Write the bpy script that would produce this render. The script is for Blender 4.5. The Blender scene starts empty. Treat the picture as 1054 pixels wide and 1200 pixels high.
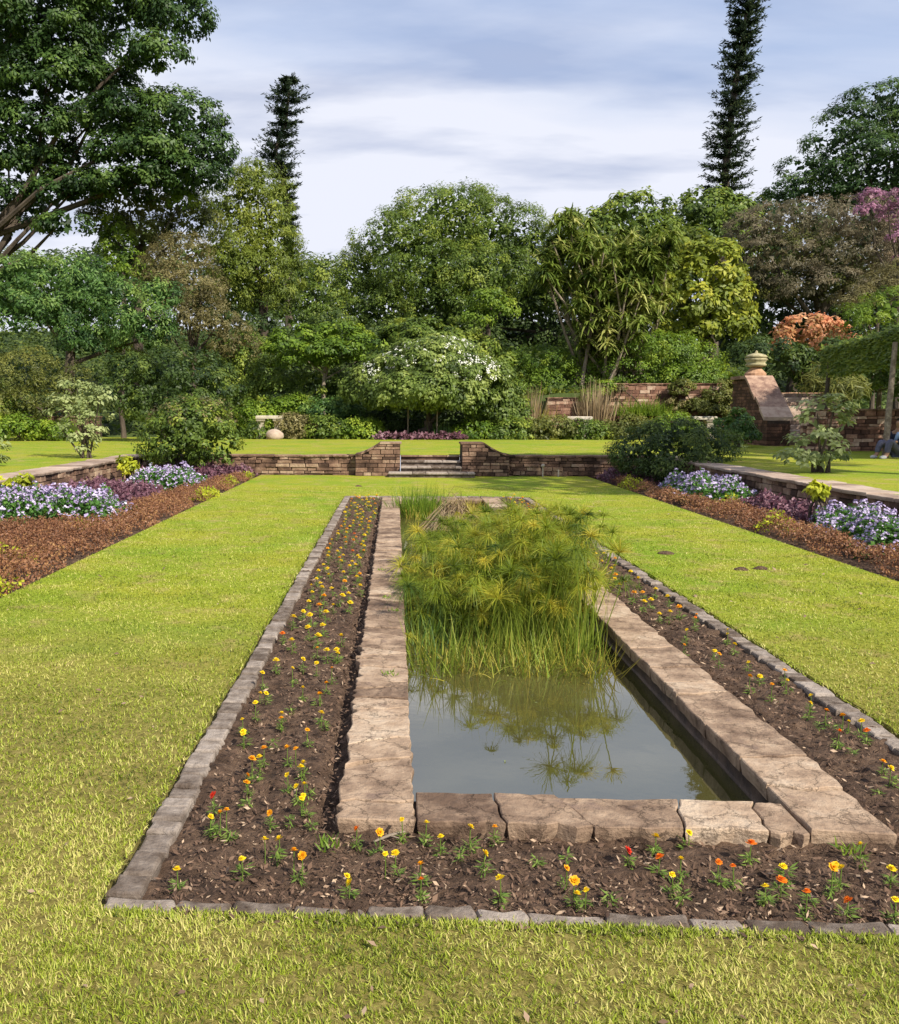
import bpy, bmesh, math
import numpy as np
C = bpy.context.scene
# ------------------------------------------------------------------ camera
F_PX, CX, CY, EYE = 1054.0, 395.0, 600.0, 1.6
TH, PH = math.radians(3.6685), math.radians(6.3879)
cam_d = bpy.data.cameras.new('camera'); cam = bpy.data.objects.new('camera', cam_d)
C.collection.objects.link(cam); C.camera = cam
cam_d.sensor_fit = 'HORIZONTAL'; cam_d.sensor_width = 36; cam_d.lens = 36
cam_d.shift_x = (527-CX)/1054.0
cam_d.clip_start = 0.05; cam_d.clip_end = 3000
cam.location = (0, 0, EYE)
cam.rotation_euler = (math.pi/2-PH, 0, TH)
# ------------------------------------------------------------------ light
SUN = np.array([0.62, -0.72, 0.0]); SUN /= np.linalg.norm(SUN); EL = math.radians(41)
sd = np.array([SUN[0]*math.cos(EL), SUN[1]*math.cos(EL), math.sin(EL)])
sun_d = bpy.data.lights.new('sun', 'SUN'); sun_d.energy = 5.0; sun_d.angle = math.radians(.53)
sun_d.color = (1, .93, .80)
sun = bpy.data.objects.new('sun', sun_d); C.collection.objects.link(sun)
from mathutils import Vector
sun.rotation_euler = Vector(sd).to_track_quat('Z', 'Y').to_euler()
W = bpy.data.worlds.new('World'); C.world = W; W.use_nodes = True
def world():
    nt = W.node_tree; n = nt.nodes; l = nt.links; n.clear()
    out = n.new('ShaderNodeOutputWorld'); bg = n.new('ShaderNodeBackground'); bg.inputs[1].default_value = 0.10
    sky = n.new('ShaderNodeTexSky'); sky.sky_type = 'NISHITA'; sky.sun_disc = False
    sky.sun_elevation = EL; sky.sun_rotation = math.atan2(SUN[0], SUN[1]); sky.air_density = 1.2; sky.dust_density = 1.5
    tc = n.new('ShaderNodeTexCoord'); sep = n.new('ShaderNodeSeparateXYZ'); l.new(tc.outputs['Generated'], sep.inputs[0])
    def m(op, a, b=None, c=None):
        k = n.new('ShaderNodeMath'); k.operation = op
        for i, v in enumerate((a, b, c)):
            if v is None: continue
            if isinstance(v, (int, float)): k.inputs[i].default_value = v
            else: l.new(v, k.inputs[i])
        return k.outputs[0]
    z = m('MAXIMUM', sep.outputs[2], 0.0); zz = m('ADD', z, .22)
    u = m('DIVIDE', sep.outputs[0], zz); v = m('DIVIDE', sep.outputs[1], zz)
    cmb = n.new('ShaderNodeCombineXYZ'); l.new(u, cmb.inputs[0]); l.new(v, cmb.inputs[1])
    mp = n.new('ShaderNodeMapping'); mp.inputs['Rotation'].default_value = (0, 0, math.radians(-32)); mp.inputs['Scale'].default_value = (.55, 1.5, 1)
    mp.inputs['Location'].default_value = (.9, 2.35, 0)
    l.new(cmb.outputs[0], mp.inputs[0])
    n1 = n.new('ShaderNodeTexNoise'); n1.inputs['Scale'].default_value = .95; n1.inputs['Detail'].default_value = 8; n1.inputs['Roughness'].default_value = .48; n1.inputs['Distortion'].default_value = .35
    l.new(mp.outputs[0], n1.inputs['Vector'])
    n2 = n.new('ShaderNodeTexNoise'); n2.inputs['Scale'].default_value = 2.1; n2.inputs['Detail'].default_value = 6; n2.inputs['Roughness'].default_value = .5
    l.new(mp.outputs[0], n2.inputs['Vector'])
    r1 = n.new('ShaderNodeValToRGB'); e = r1.color_ramp.elements
    e[0].position = .34; e[0].color = (.15, .15, .15, 1); e[1].position = .55; e[1].color = (1, 1, 1, 1)
    l.new(n1.outputs['Fac'], r1.inputs[0])
    # cloud is denser towards the horizon
    hz = m('SUBTRACT', 1.0, m('MULTIPLY', z, 2.6)); hz = m('MAXIMUM', hz, 0.0)
    cov = m('MINIMUM', m('ADD', r1.outputs[0], m('MULTIPLY', hz, .55)), 1.0)
    r2 = n.new('ShaderNodeValToRGB'); e = r2.color_ramp.elements
    e[0].position = .43; e[0].color = (3.3, 3.8, 5.2, 1); e[1].position = .6; e[1].color = (6.1, 6.3, 7.1, 1)
    l.new(m('ADD', n2.outputs['Fac'], m('MULTIPLY', hz, .26)), r2.inputs[0])
    blue = n.new('ShaderNodeMix'); blue.data_type = 'RGBA'; blue.inputs[0].default_value = .6
    l.new(sky.outputs[0], blue.inputs[6]); blue.inputs[7].default_value = (2.7, 3.8, 6.4, 1)
    mx = n.new('ShaderNodeMix'); mx.data_type = 'RGBA'
    l.new(cov, mx.inputs[0]); l.new(blue.outputs[2], mx.inputs[6]); l.new(r2.outputs[0], mx.inputs[7])
    l.new(mx.outputs[2], bg.inputs[0]); l.new(bg.outputs[0], out.inputs[0])
world()
C.view_settings.view_transform = 'Standard'; C.view_settings.look = 'None'
C.view_settings.exposure = 0.5; C.view_settings.gamma = 1
C.render.engine = 'CYCLES'
C.cycles.max_bounces = 6; C.cycles.diffuse_bounces = 2; C.cycles.glossy_bounces = 3; C.cycles.transmission_bounces = 3
C.cycles.caustics_reflective = False; C.cycles.caustics_refractive = False
# ------------------------------------------------------------------ measuring helpers
_R = np.array([math.cos(TH), math.sin(TH), 0]); _F = np.array([-math.sin(TH)*math.cos(PH), math.cos(TH)*math.cos(PH), -math.sin(PH)]); _U = np.cross(_R, _F)
O = np.array([0, 0, EYE])
def ray(px, py): return _R*(px-CX)/F_PX+_U*(CY-py)/F_PX+_F
def G(px, py, z=0.0): v = ray(px, py); return O+v*((z-EYE)/v[2])
def D(px, py, Y): v = ray(px, py); return O+v*(Y/v[1])
# ------------------------------------------------------------------ object helpers
def obj(name, me, m=None, parent=None):
    o = bpy.data.objects.new(name, me); C.collection.objects.link(o)
    if m is not None and len(me.materials) == 0:
        for k in (m if isinstance(m, (list, tuple)) else [m]): me.materials.append(k)
    if parent is not None: o.parent = parent
    return o
def tag(o, label=None, cat=None, group=None, kind=None):
    if label: o['label'] = label
    if cat: o['category'] = cat
    if group: o['group'] = group
    if kind: o['kind'] = kind
    return o
def empty(name, loc=(0, 0, 0), rz=0):
    o = bpy.data.objects.new(name, None); C.collection.objects.link(o); o.location = loc; o.rotation_euler = (0, 0, rz); o.empty_display_size = .2
    return o
def quads(name, V, nf, m, parent=None, tint=None, k=4, F=None, mi=None, smooth=False):
    """mesh from consecutive quads (nf of them) or explicit faces F"""
    V = np.asarray(V, dtype=np.float32).reshape(-1, 3)
    if F is None: F = np.arange(len(V)).reshape(-1, k)
    F = np.asarray(F); k = F.shape[1]; nf = len(F)
    me = bpy.data.meshes.new(name)
    me.vertices.add(len(V)); me.vertices.foreach_set('co', V.ravel())
    me.loops.add(nf*k); me.loops.foreach_set('vertex_index', F.ravel().astype(np.int32))
    me.polygons.add(nf); me.polygons.foreach_set('loop_start', np.arange(0, nf*k, k, dtype=np.int32)); me.polygons.foreach_set('loop_total', np.full(nf, k, dtype=np.int32))
    if mi is not None: me.polygons.foreach_set('material_index', np.asarray(mi, dtype=np.int32))
    me.update(calc_edges=True)
    if smooth: me.polygons.foreach_set('use_smooth', np.ones(nf, dtype=bool))
    if tint is not None:
        a = me.attributes.new('tint', 'FLOAT', 'FACE'); a.data.foreach_set('value', np.asarray(tint, dtype=np.float32))
    return obj(name, me, m, parent)
class MB:
    """collects polygons for one mesh"""
    def __init__(s): s.v = []; s.f = []; s.t = []; s.m = []
    def poly(s, pts, t=.5, mi=0):
        i = len(s.v); s.v += [tuple(map(float, p)) for p in pts]; s.f.append(tuple(range(i, i+len(pts)))); s.t.append(t); s.m.append(mi)
    def ring(s, rings, t=.5, mi=0, cap0=True, cap1=True):
        """loft between rings of equal length"""
        i0 = len(s.v); n = len(rings[0])
        for r in rings: s.v += [tuple(map(float, p)) for p in r]
        for a in range(len(rings)-1):
            for j in range(n):
                k = (j+1) % n
                s.f.append((i0+a*n+j, i0+a*n+k, i0+(a+1)*n+k, i0+(a+1)*n+j)); s.t.append(t); s.m.append(mi)
        if cap0: s.f.append(tuple(i0+j for j in reversed(range(n)))); s.t.append(t); s.m.append(mi)
        b = i0+(len(rings)-1)*n
        if cap1: s.f.append(tuple(b+j for j in range(n))); s.t.append(t); s.m.append(mi)
    def box(s, x0, x1, y0, y1, z0, z1, t=.5, bev=0.0, mi=0, rz=0, cx=None, cy=None):
        b = bev
        def rr(i, z): 
            p = [(x0+i, y0+i, z), (x1-i, y0+i, z), (x1-i, y1-i, z), (x0+i, y1-i, z)]
            if rz:
                a = (x0+x1)/2 if cx is None else cx; c = (y0+y1)/2 if cy is None else cy
                p = [(a+(q[0]-a)*math.cos(rz)-(q[1]-c)*math.sin(rz), c+(q[0]-a)*math.sin(rz)+(q[1]-c)*math.cos(rz), q[2]) for q in p]
            return p
        s.ring([rr(0, z0), rr(0, z1-b), rr(b, z1)] if b else [rr(0, z0), rr(0, z1)], t, mi)
    def tube(s, pts, rad, n=8, t=.5, mi=0):
        pts = np.asarray(pts, float); rings = []
        for i, p in enumerate(pts):
            d = pts[min(i+1, len(pts)-1)]-pts[max(i-1, 0)]; d /= (np.linalg.norm(d)+1e-9)
            a = np.cross(d, (0, 0, 1)) if abs(d[2]) < .95 else np.cross(d, (0, 1, 0)); a /= np.linalg.norm(a); b = np.cross(d, a)
            r = rad[i] if hasattr(rad, '__len__') else rad
            rings.append([p+r*(a*math.cos(w)+b*math.sin(w)) for w in np.arange(n)*2*math.pi/n])
        s.ring(rings, t, mi)
    def lathe(s, c, prof, n=20, t=.5, mi=0):
        s.ring([[(c[0]+r*math.cos(w), c[1]+r*math.sin(w), c[2]+z) for w in np.arange(n)*2*math.pi/n] for r, z in prof], t, mi)
    def build(s, name, m, parent=None, smooth=False):
        me = bpy.data.meshes.new(name); me.from_pydata(s.v, [], s.f)
        a = me.attributes.new('tint', 'FLOAT', 'FACE'); a.data.foreach_set('value', np.array(s.t, dtype=np.float32))
        me.polygons.foreach_set('material_index', np.array(s.m, dtype=np.int32))
        if smooth: me.polygons.foreach_set('use_smooth', np.ones(len(s.f), dtype=bool))
        me.update()
        return obj(name, me, m, parent)
# ------------------------------------------------------------------ materials
def ramp(n, stops):
    r = n.new('ShaderNodeValToRGB'); e = r.color_ramp.elements
    while len(e) < len(stops): e.new(.5)
    for k, (p, c) in enumerate(stops): e[k].position = p; e[k].color = (*c, 1)
    return r
def mat_leaf(name, c0, c1, c2=None, noise=.6, trans=.34, rough=.5, nscale=.35):
    m = bpy.data.materials.new(name); m.use_nodes = True; nt = m.node_tree; n = nt.nodes; l = nt.links; n.clear()
    out = n.new('ShaderNodeOutputMaterial'); p = n.new('ShaderNodeBsdfPrincipled'); tr = n.new('ShaderNodeBsdfTranslucent'); mx = n.new('ShaderNodeMixShader')
    at = n.new('ShaderNodeAttribute'); at.attribute_name = 'tint'
    geo = n.new('ShaderNodeNewGeometry'); ns = n.new('ShaderNodeTexNoise'); ns.inputs['Scale'].default_value = nscale; ns.inputs['Detail'].default_value = 3
    l.new(geo.outputs['Position'], ns.inputs['Vector'])
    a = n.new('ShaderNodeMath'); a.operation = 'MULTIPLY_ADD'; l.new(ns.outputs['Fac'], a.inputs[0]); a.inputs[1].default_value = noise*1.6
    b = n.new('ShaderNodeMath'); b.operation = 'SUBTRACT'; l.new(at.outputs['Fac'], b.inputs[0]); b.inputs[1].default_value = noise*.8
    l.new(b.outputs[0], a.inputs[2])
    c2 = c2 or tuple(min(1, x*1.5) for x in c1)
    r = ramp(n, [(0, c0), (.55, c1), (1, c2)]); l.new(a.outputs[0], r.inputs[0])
    l.new(r.outputs[0], p.inputs['Base Color']); p.inputs['Roughness'].default_value = rough; p.inputs['Specular IOR Level'].default_value = .3
    hs = n.new('ShaderNodeHueSaturation'); hs.inputs['Value'].default_value = 1.5; hs.inputs['Hue'].default_value = .485; l.new(r.outputs[0], hs.inputs['Color'])
    l.new(hs.outputs[0], tr.inputs['Color']); mx.inputs[0].default_value = trans
    l.new(p.outputs[0], mx.inputs[1]); l.new(tr.outputs[0], mx.inputs[2]); l.new(mx.outputs[0], out.inputs[0])
    return m
def mat_rough(name, stops, scale=3.0, detail=8, bump=.3, bscale=None, rough=.9, tint=.0, stretch=(1, 1, 1), dist=.02, crack=0, spots=None):
    m = bpy.data.materials.new(name); m.use_nodes = True; nt = m.node_tree; n = nt.nodes; l = nt.links
    p = n['Principled BSDF']; geo = n.new('ShaderNodeNewGeometry'); mp = n.new('ShaderNodeMapping'); mp.inputs['Scale'].default_value = stretch
    l.new(geo.outputs['Position'], mp.inputs[0])
    ns = n.new('ShaderNodeTexNoise'); ns.inputs['Scale'].default_value = scale; ns.inputs['Detail'].default_value = detail; ns.inputs['Roughness'].default_value = .62
    l.new(mp.outputs[0], ns.inputs['Vector'])
    fac = ns.outputs['Fac']
    if tint:
        at = n.new('ShaderNodeAttribute'); at.attribute_name = 'tint'
        a = n.new('ShaderNodeMath'); a.operation = 'MULTIPLY_ADD'; l.new(at.outputs['Fac'], a.inputs[0]); a.inputs[1].default_value = tint
        b = n.new('ShaderNodeMath'); b.operation = 'SUBTRACT'; l.new(fac, b.inputs[0]); b.inputs[1].default_value = tint*.5; l.new(b.outputs[0], a.inputs[2]); fac = a.outputs[0]
    r = ramp(n, stops); l.new(fac, r.inputs[0]); col = r.outputs[0]
    if spots:
        s2 = n.new('ShaderNodeTexNoise'); s2.inputs['Scale'].default_value = spots[0]; s2.inputs['Detail'].default_value = 5; l.new(geo.outputs['Position'], s2.inputs['Vector'])
        rr = ramp(n, [(spots[1], (0, 0, 0)), (spots[1]+.1, (1, 1, 1))]); l.new(s2.outputs['Fac'], rr.inputs[0])
        mm = n.new('ShaderNodeMix'); mm.data_type = 'RGBA'; l.new(rr.outputs[0], mm.inputs[0]); l.new(col, mm.inputs[6]); mm.inputs[7].default_value = (*spots[2], 1); col = mm.outputs[2]
    l.new(col, p.inputs['Base Color']); p.inputs['Roughness'].default_value = rough; p.inputs['Specular IOR Level'].default_value = .25
    bs = n.new('ShaderNodeTexNoise'); bs.inputs['Scale'].default_value = bscale or scale*4; bs.inputs['Detail'].default_value = 8; bs.inputs['Roughness'].default_value = .65
    l.new(mp.outputs[0], bs.inputs['Vector'])
    h = bs.outputs['Fac']
    if crack:
        vo = n.new('ShaderNodeTexVoronoi'); vo.feature = 'DISTANCE_TO_EDGE'; vo.inputs['Scale'].default_value = crack
        wn = n.new('ShaderNodeMix'); wn.data_type = 'VECTOR'; wn.inputs[0].default_value = .12; l.new(mp.outputs[0], wn.inputs[4]); l.new(bs.outputs['Color'], wn.inputs[5])
        l.new(wn.outputs[1], vo.inputs['Vector'])
        rc = ramp(n, [(0, (.45, .45, .45)), (.02, (1, 1, 1))]); l.new(vo.outputs['Distance'], rc.inputs[0])
        hm = n.new('ShaderNodeMath'); hm.operation = 'MULTIPLY'; l.new(h, hm.inputs[0]); l.new(rc.outputs[0], hm.inputs[1]); h = hm.outputs[0]
    bp = n.new('ShaderNodeBump'); bp.inputs['Strength'].default_value = bump; bp.inputs['Distance'].default_value = dist; l.new(h, bp.inputs['Height']); l.new(bp.outputs[0], p.inputs['Normal'])
    return m
def mat_plain(name, c, rough=.6, emit=None):
    m = bpy.data.materials.new(name); m.use_nodes = True; p = m.node_tree.nodes['Principled BSDF']
    n = m.node_tree.nodes; l = m.node_tree.links
    geo = n.new('ShaderNodeNewGeometry'); ns = n.new('ShaderNodeTexNoise'); ns.inputs['Scale'].default_value = 14; l.new(geo.outputs['Position'], ns.inputs['Vector'])
    r = ramp(n, [(.3, tuple(x*.75 for x in c)), (.7, tuple(min(1, x*1.15) for x in c))]); l.new(ns.outputs['Fac'], r.inputs[0]); l.new(r.outputs[0], p.inputs['Base Color'])
    p.inputs['Roughness'].default_value = rough; p.inputs['Specular IOR Level'].default_value = .3
    return m
def mat_lawn():
    m = bpy.data.materials.new('lawn_turf'); m.use_nodes = True; nt = m.node_tree; n = nt.nodes; l = nt.links; p = n['Principled BSDF']
    geo = n.new('ShaderNodeNewGeometry')
    def noise(sc, det, st=(1, 1, 1), ro=.6):
        mp = n.new('ShaderNodeMapping'); mp.inputs['Scale'].default_value = st; l.new(geo.outputs['Position'], mp.inputs[0])
        k = n.new('ShaderNodeTexNoise'); k.inputs['Scale'].default_value = sc; k.inputs['Detail'].default_value = det; k.inputs['Roughness'].default_value = ro; l.new(mp.outputs[0], k.inputs['Vector']); return k.outputs['Fac']
    fine = noise(34, 7, (1, .6, 1), .8); big = noise(.55, 4, (1, 1.3, 1)); mid = noise(3.2, 5)
    r1 = ramp(n, [(.33, (.045, .048, .008)), (.46, (.215, .250, .020)), (.68, (.38, .40, .05))]); l.new(fine, r1.inputs[0])
    rb = ramp(n, [(.35, (.70, .92, .7)), (.6, (1.10, 1.02, 1))]); l.new(big, rb.inputs[0])
    x = n.new('ShaderNodeMix'); x.data_type = 'RGBA'; x.blend_type = 'MULTIPLY'; x.inputs[0].default_value = 1; l.new(r1.outputs[0], x.inputs[6]); l.new(rb.outputs[0], x.inputs[7])
    rd = ramp(n, [(.52, (0, 0, 0)), (.70, (.85, .85, .85))]); l.new(mid, rd.inputs[0])
    y = n.new('ShaderNodeMix'); y.data_type = 'RGBA'; l.new(rd.outputs[0], y.inputs[0]); l.new(x.outputs[2], y.inputs[6]); y.inputs[7].default_value = (.34, .26, .10, 1)
    sp = n.new('ShaderNodeSeparateXYZ'); l.new(geo.outputs['Position'], sp.inputs[0]); mr = n.new('ShaderNodeMapRange'); mr.interpolation_type = 'SMOOTHSTEP'; mr.inputs[1].default_value = 3.5; mr.inputs[2].default_value = 8.0; mr.inputs[3].default_value = 1; mr.inputs[4].default_value = 0; l.new(sp.outputs[1], mr.inputs[0])
    rt = ramp(n, [(.3, (.030, .024, .009)), (.48, (.17, .145, .038)), (.7, (.36, .29, .10))]); l.new(fine, rt.inputs[0])   # trodden thatch showing between the blades at the near end
    q = n.new('ShaderNodeMix'); q.data_type = 'RGBA'; l.new(mr.outputs[0], q.inputs[0]); l.new(y.outputs[2], q.inputs[6]); l.new(rt.outputs[0], q.inputs[7]); y = q
    l.new(y.outputs[2], p.inputs['Base Color']); p.inputs['Roughness'].default_value = .9; p.inputs['Specular IOR Level'].default_value = .1
    bp = n.new('ShaderNodeBump'); bp.inputs['Strength'].default_value = .55; bp.inputs['Distance'].default_value = .03; l.new(fine, bp.inputs['Height']); l.new(bp.outputs[0], p.inputs['Normal'])
    return m
def mat_water():
    m = bpy.data.materials.new('pond_water'); m.use_nodes = True; nt = m.node_tree; n = nt.nodes; l = nt.links; p = n['Principled BSDF']
    geo = n.new('ShaderNodeNewGeometry'); ns = n.new('ShaderNodeTexNoise'); ns.inputs['Scale'].default_value = 1.6; ns.inputs['Detail'].default_value = 4; l.new(geo.outputs['Position'], ns.inputs['Vector'])
    r = ramp(n, [(.35, (.060, .054, .016)), (.65, (.078, .070, .024))]); l.new(ns.outputs['Fac'], r.inputs[0]); l.new(r.outputs[0], p.inputs['Base Color'])
    p.inputs['Roughness'].default_value = .015; p.inputs['IOR'].default_value = 2.9
    n2 = n.new('ShaderNodeTexNoise'); n2.inputs['Scale'].default_value = 9; n2.inputs['Detail'].default_value = 2; l.new(geo.outputs['Position'], n2.inputs['Vector'])
    bp = n.new('ShaderNodeBump'); bp.inputs['Strength'].default_value = .02; bp.inputs['Distance'].default_value = .02; l.new(n2.outputs['Fac'], bp.inputs['Height']); l.new(bp.outputs[0], p.inputs['Normal'])
    return m
M = {}
M['lawn'] = mat_lawn(); M['water'] = mat_water()
M['blade'] = mat_leaf('grass_blade', (.055, .075, .008), (.285, .35, .024), (.56, .50, .17), noise=.8, trans=.25, nscale=2.2, rough=.55)
M['soil'] = mat_rough('bed_soil', [(.3, (.035, .02, .012)), (.5, (.10, .06, .038)), (.75, (.22, .14, .09))], 14, bump=1, bscale=60, dist=.03)
M['chip'] = mat_leaf('mulch_chip', (.045, .026, .018), (.15, .09, .058), (.42, .30, .2), noise=.3, trans=0, rough=.9, nscale=5)
M['cop'] = mat_rough('coping_sandstone', [(.25, (.12, .075, .05)), (.43, (.25, .17, .115)), (.58, (.38, .27, .185)), (.8, (.50, .39, .285))], 7, bump=.9, bscale=22, rough=.85, tint=.36, dist=.022, crack=5.5, spots=(9, .62, (.22, .15, .11)))
M['copdark'] = mat_rough('pond_wall_stone', [(.3, (.035, .025, .02)), (.7, (.12, .08, .055))], 8, bump=.6)
M['kerb'] = mat_rough('kerb_stone', [(.28, (.09, .065, .048)), (.5, (.20, .16, .13)), (.72, (.34, .285, .24))], 13, bump=.9, bscale=45, tint=.4, dist=.016)
M['wall'] = mat_rough('wall_stone', [(.25, (.06, .035, .025)), (.45, (.145, .085, .058)), (.62, (.23, .14, .095)), (.85, (.40, .29, .20))], 4, bump=.8, bscale=22, tint=.5, dist=.03)
M['redwall'] = mat_rough('red_stone', [(.25, (.08, .042, .03)), (.45, (.20, .10, .068)), (.65, (.33, .19, .13)), (.88, (.50, .37, .27))], 4, bump=.8, bscale=20, tint=.65, dist=.03)
M['mortar'] = mat_rough('dark_mortar', [(.3, (.03, .02, .016)), (.7, (.09, .06, .045))], 10, bump=.4)
M['palestone'] = mat_rough('pale_stone', [(.3, (.3, .25, .19)), (.7, (.58, .52, .42))], 5, bump=.5, tint=.3)
M['pathtop'] = mat_rough('wall_top_paving', [(.3, (.20, .14, .105)), (.55, (.36, .27, .21)), (.8, (.5, .4, .32))], 3.5, bump=.5, tint=.4)
M['terra'] = mat_rough('orange_stone', [(.3, (.26, .14, .08)), (.7, (.48, .29, .18))], 6, bump=.5, tint=.4)
M['pinkcap'] = mat_rough('pink_cap_stone', [(.3, (.20, .12, .09)), (.55, (.38, .25, .18)), (.8, (.52, .38, .28))], 6, bump=.7, tint=.5)
M['urn'] = mat_rough('urn_stone', [(.3, (.20, .17, .09)), (.7, (.45, .40, .24))], 9, bump=.4)
M['bark'] = mat_rough('bark', [(.3, (.035, .026, .02)), (.7, (.13, .10, .075))], 3, bump=.8, bscale=14, stretch=(1, 1, .3), dist=.05)
M['palebark'] = mat_rough('pale_bark', [(.3, (.12, .09, .065)), (.7, (.34, .28, .21))], 3, bump=.6, stretch=(1, 1, .4), dist=.04)
M['hill'] = mat_rough('hill_ground', [(.3, (.02, .035, .010)), (.6, (.06, .085, .018)), (.8, (.12, .15, .03))], .8, bump=.5, dist=.1)
# ------------------------------------------------------------------ vector helpers
def unit(a): return a/(np.linalg.norm(a, axis=-1, keepdims=True)+1e-9)
def rdir(rng, n): return unit(rng.normal(size=(n, 3)))
UP = np.array([0, 0, 1.0])
def leafquads(P, N, T, L, Wd, cup=.0):
    """diamond leaves: P base, N normal, T direction"""
    T = unit(T-N*np.sum(T*N, axis=1, keepdims=True)); S = np.cross(N, T)
    L = np.asarray(L).reshape(-1, 1); Wd = np.asarray(Wd).reshape(-1, 1)
    mid = P+T*L*.45+N*L*cup
    return np.stack([P, mid+S*Wd*.5, P+T*L, mid-S*Wd*.5], axis=1)
def strips(P, Dr, L, Wd, droop, nseg=3, up=None, tip=.1):
    """tapering blades that bend: returns (n*nseg,4,3)"""
    n = len(P); L = np.broadcast_to(np.asarray(L, float).reshape(-1, 1), (n, 1)); Wd = np.broadcast_to(np.asarray(Wd, float).reshape(-1, 1), (n, 1)); droop = np.broadcast_to(np.asarray(droop, float).reshape(-1, 1), (n, 1))
    S = np.cross(Dr, UP); S = np.where(np.linalg.norm(S, axis=1, keepdims=True) < .05, np.array([[1., 0, 0]]), S); S = unit(S)
    if up is not None: S = unit(S*np.cos(up)[:, None]+np.cross(unit(Dr), S)*np.sin(up)[:, None])
    out = []
    prev = None
    for k in range(nseg+1):
        t = k/nseg; c = P+Dr*L*t-UP*droop*L*t*t; w = Wd*(tip+(1-tip)*(1-t**1.6))*.5
        a, b = c-S*w, c+S*w
        if prev is not None: out.append(np.stack([prev[0], prev[1], b, a], axis=1))
        prev = (a, b)
    return np.stack(out, axis=1).reshape(-1, 4, 3)
def crown_quads(rng, lobes, pr=.5, cover=1.5, lp=50, L=.2, Wr=.5, flat=.75, hang=.3, jit=.45, back=.35, core=.35, floor=None, upb=.35, bottom=-.55):
    if L > .12: L *= .80; lp = int(lp*1.4)
    out = []; tint = []
    cs = np.array([l[0] for l in lobes]); rs = np.array([l[1] for l in lobes])
    for i in range(len(lobes)):
        c, r = cs[i], rs[i]
        area = 4*math.pi*((r[0]*r[1])**1.6/3+(r[0]*r[2])**1.6/3+(r[1]*r[2])**1.6/3)**(1/1.6)
        n = max(4, int(area*cover/(math.pi*pr*pr)))
        d = rdir(rng, n)
        keep = (d[:, 2] > bottom) & ((d[:, 1] < .35) | (rng.random(n) < back))
        d = d[keep]; n = len(d)
        p = c+d*r*(1-rng.random((n, 1))**2*.28+rng.normal(size=(n, 1))*.05)
        ok = np.ones(n, bool)
        for j in range(len(lobes)):
            if j != i: ok &= np.sum(((p-cs[j])/rs[j])**2, axis=1) > .5
        if floor is not None: ok &= p[:, 2] > floor
        p = p[ok]; d = unit(d[ok]/r); n = len(p)
        if n == 0: continue
        prr = pr*rng.uniform(.6, 1.35, (n, 1))
        pt = rng.normal(0, .20, n)
        P = np.repeat(p, lp, axis=0); Nn = np.repeat(d, lp, axis=0); R = np.repeat(prr, lp, axis=0); PT = np.repeat(pt, lp)
        u = rdir(rng, len(P)); s = np.sum(u*Nn, axis=1, keepdims=True); u = np.where(s < -.25, u-2*s*Nn, u)
        u[:, 2] *= flat
        pos = P+u*R*(rng.random((len(P), 1))**.45)
        nor = unit(u*.75+Nn*.4+UP*upb+rdir(rng, len(P))*jit)
        T = unit(rdir(rng, len(P))+u*.5-UP*hang)
        ll = L*rng.uniform(.6, 1.3, len(P))
        out.append(leafquads(pos, nor, T, ll, ll*Wr, .06)); tint.append(np.clip(.5+PT+rng.normal(0, .11, len(P)), 0, 1))
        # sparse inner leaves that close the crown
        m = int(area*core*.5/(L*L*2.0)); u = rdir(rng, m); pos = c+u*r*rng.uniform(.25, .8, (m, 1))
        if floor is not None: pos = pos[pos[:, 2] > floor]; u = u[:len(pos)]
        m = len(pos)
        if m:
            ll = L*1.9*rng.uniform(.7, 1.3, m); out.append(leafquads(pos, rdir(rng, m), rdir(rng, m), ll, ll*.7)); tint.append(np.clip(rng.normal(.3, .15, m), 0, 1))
    return np.concatenate(out).reshape(-1, 3), np.concatenate(tint)
def px_lobes(Y, L, deep=.8, rng=None):
    out = []
    for q in L:
        px, py, rx, rz = q[:4]; dy = q[4] if len(q) > 4 else 0
        y = Y+dy; k = y/F_PX
        out.append((D(px, py, y), np.array([rx*k, rx*k*deep, rz*k])))
    return out
def hz(x, y):
    """height of the upper ground"""
    def sm(t): t = np.clip(t, 0, 1); return t*t*(3-2*t)
    x = np.asarray(x, float); y = np.asarray(y, float)
    lx = sm((x-4)/3)
    a = .5+1.9*sm((y-40.1)/.4)*lx*sm((17-x)/2)+(1-lx)*1.5*sm((y-37.5)/6)
    return a+sm((y-43)/30)*6.0+sm((y-75)/60)*5
def gh(x, y): return float(hz(x, y))
TREES = {}
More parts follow.
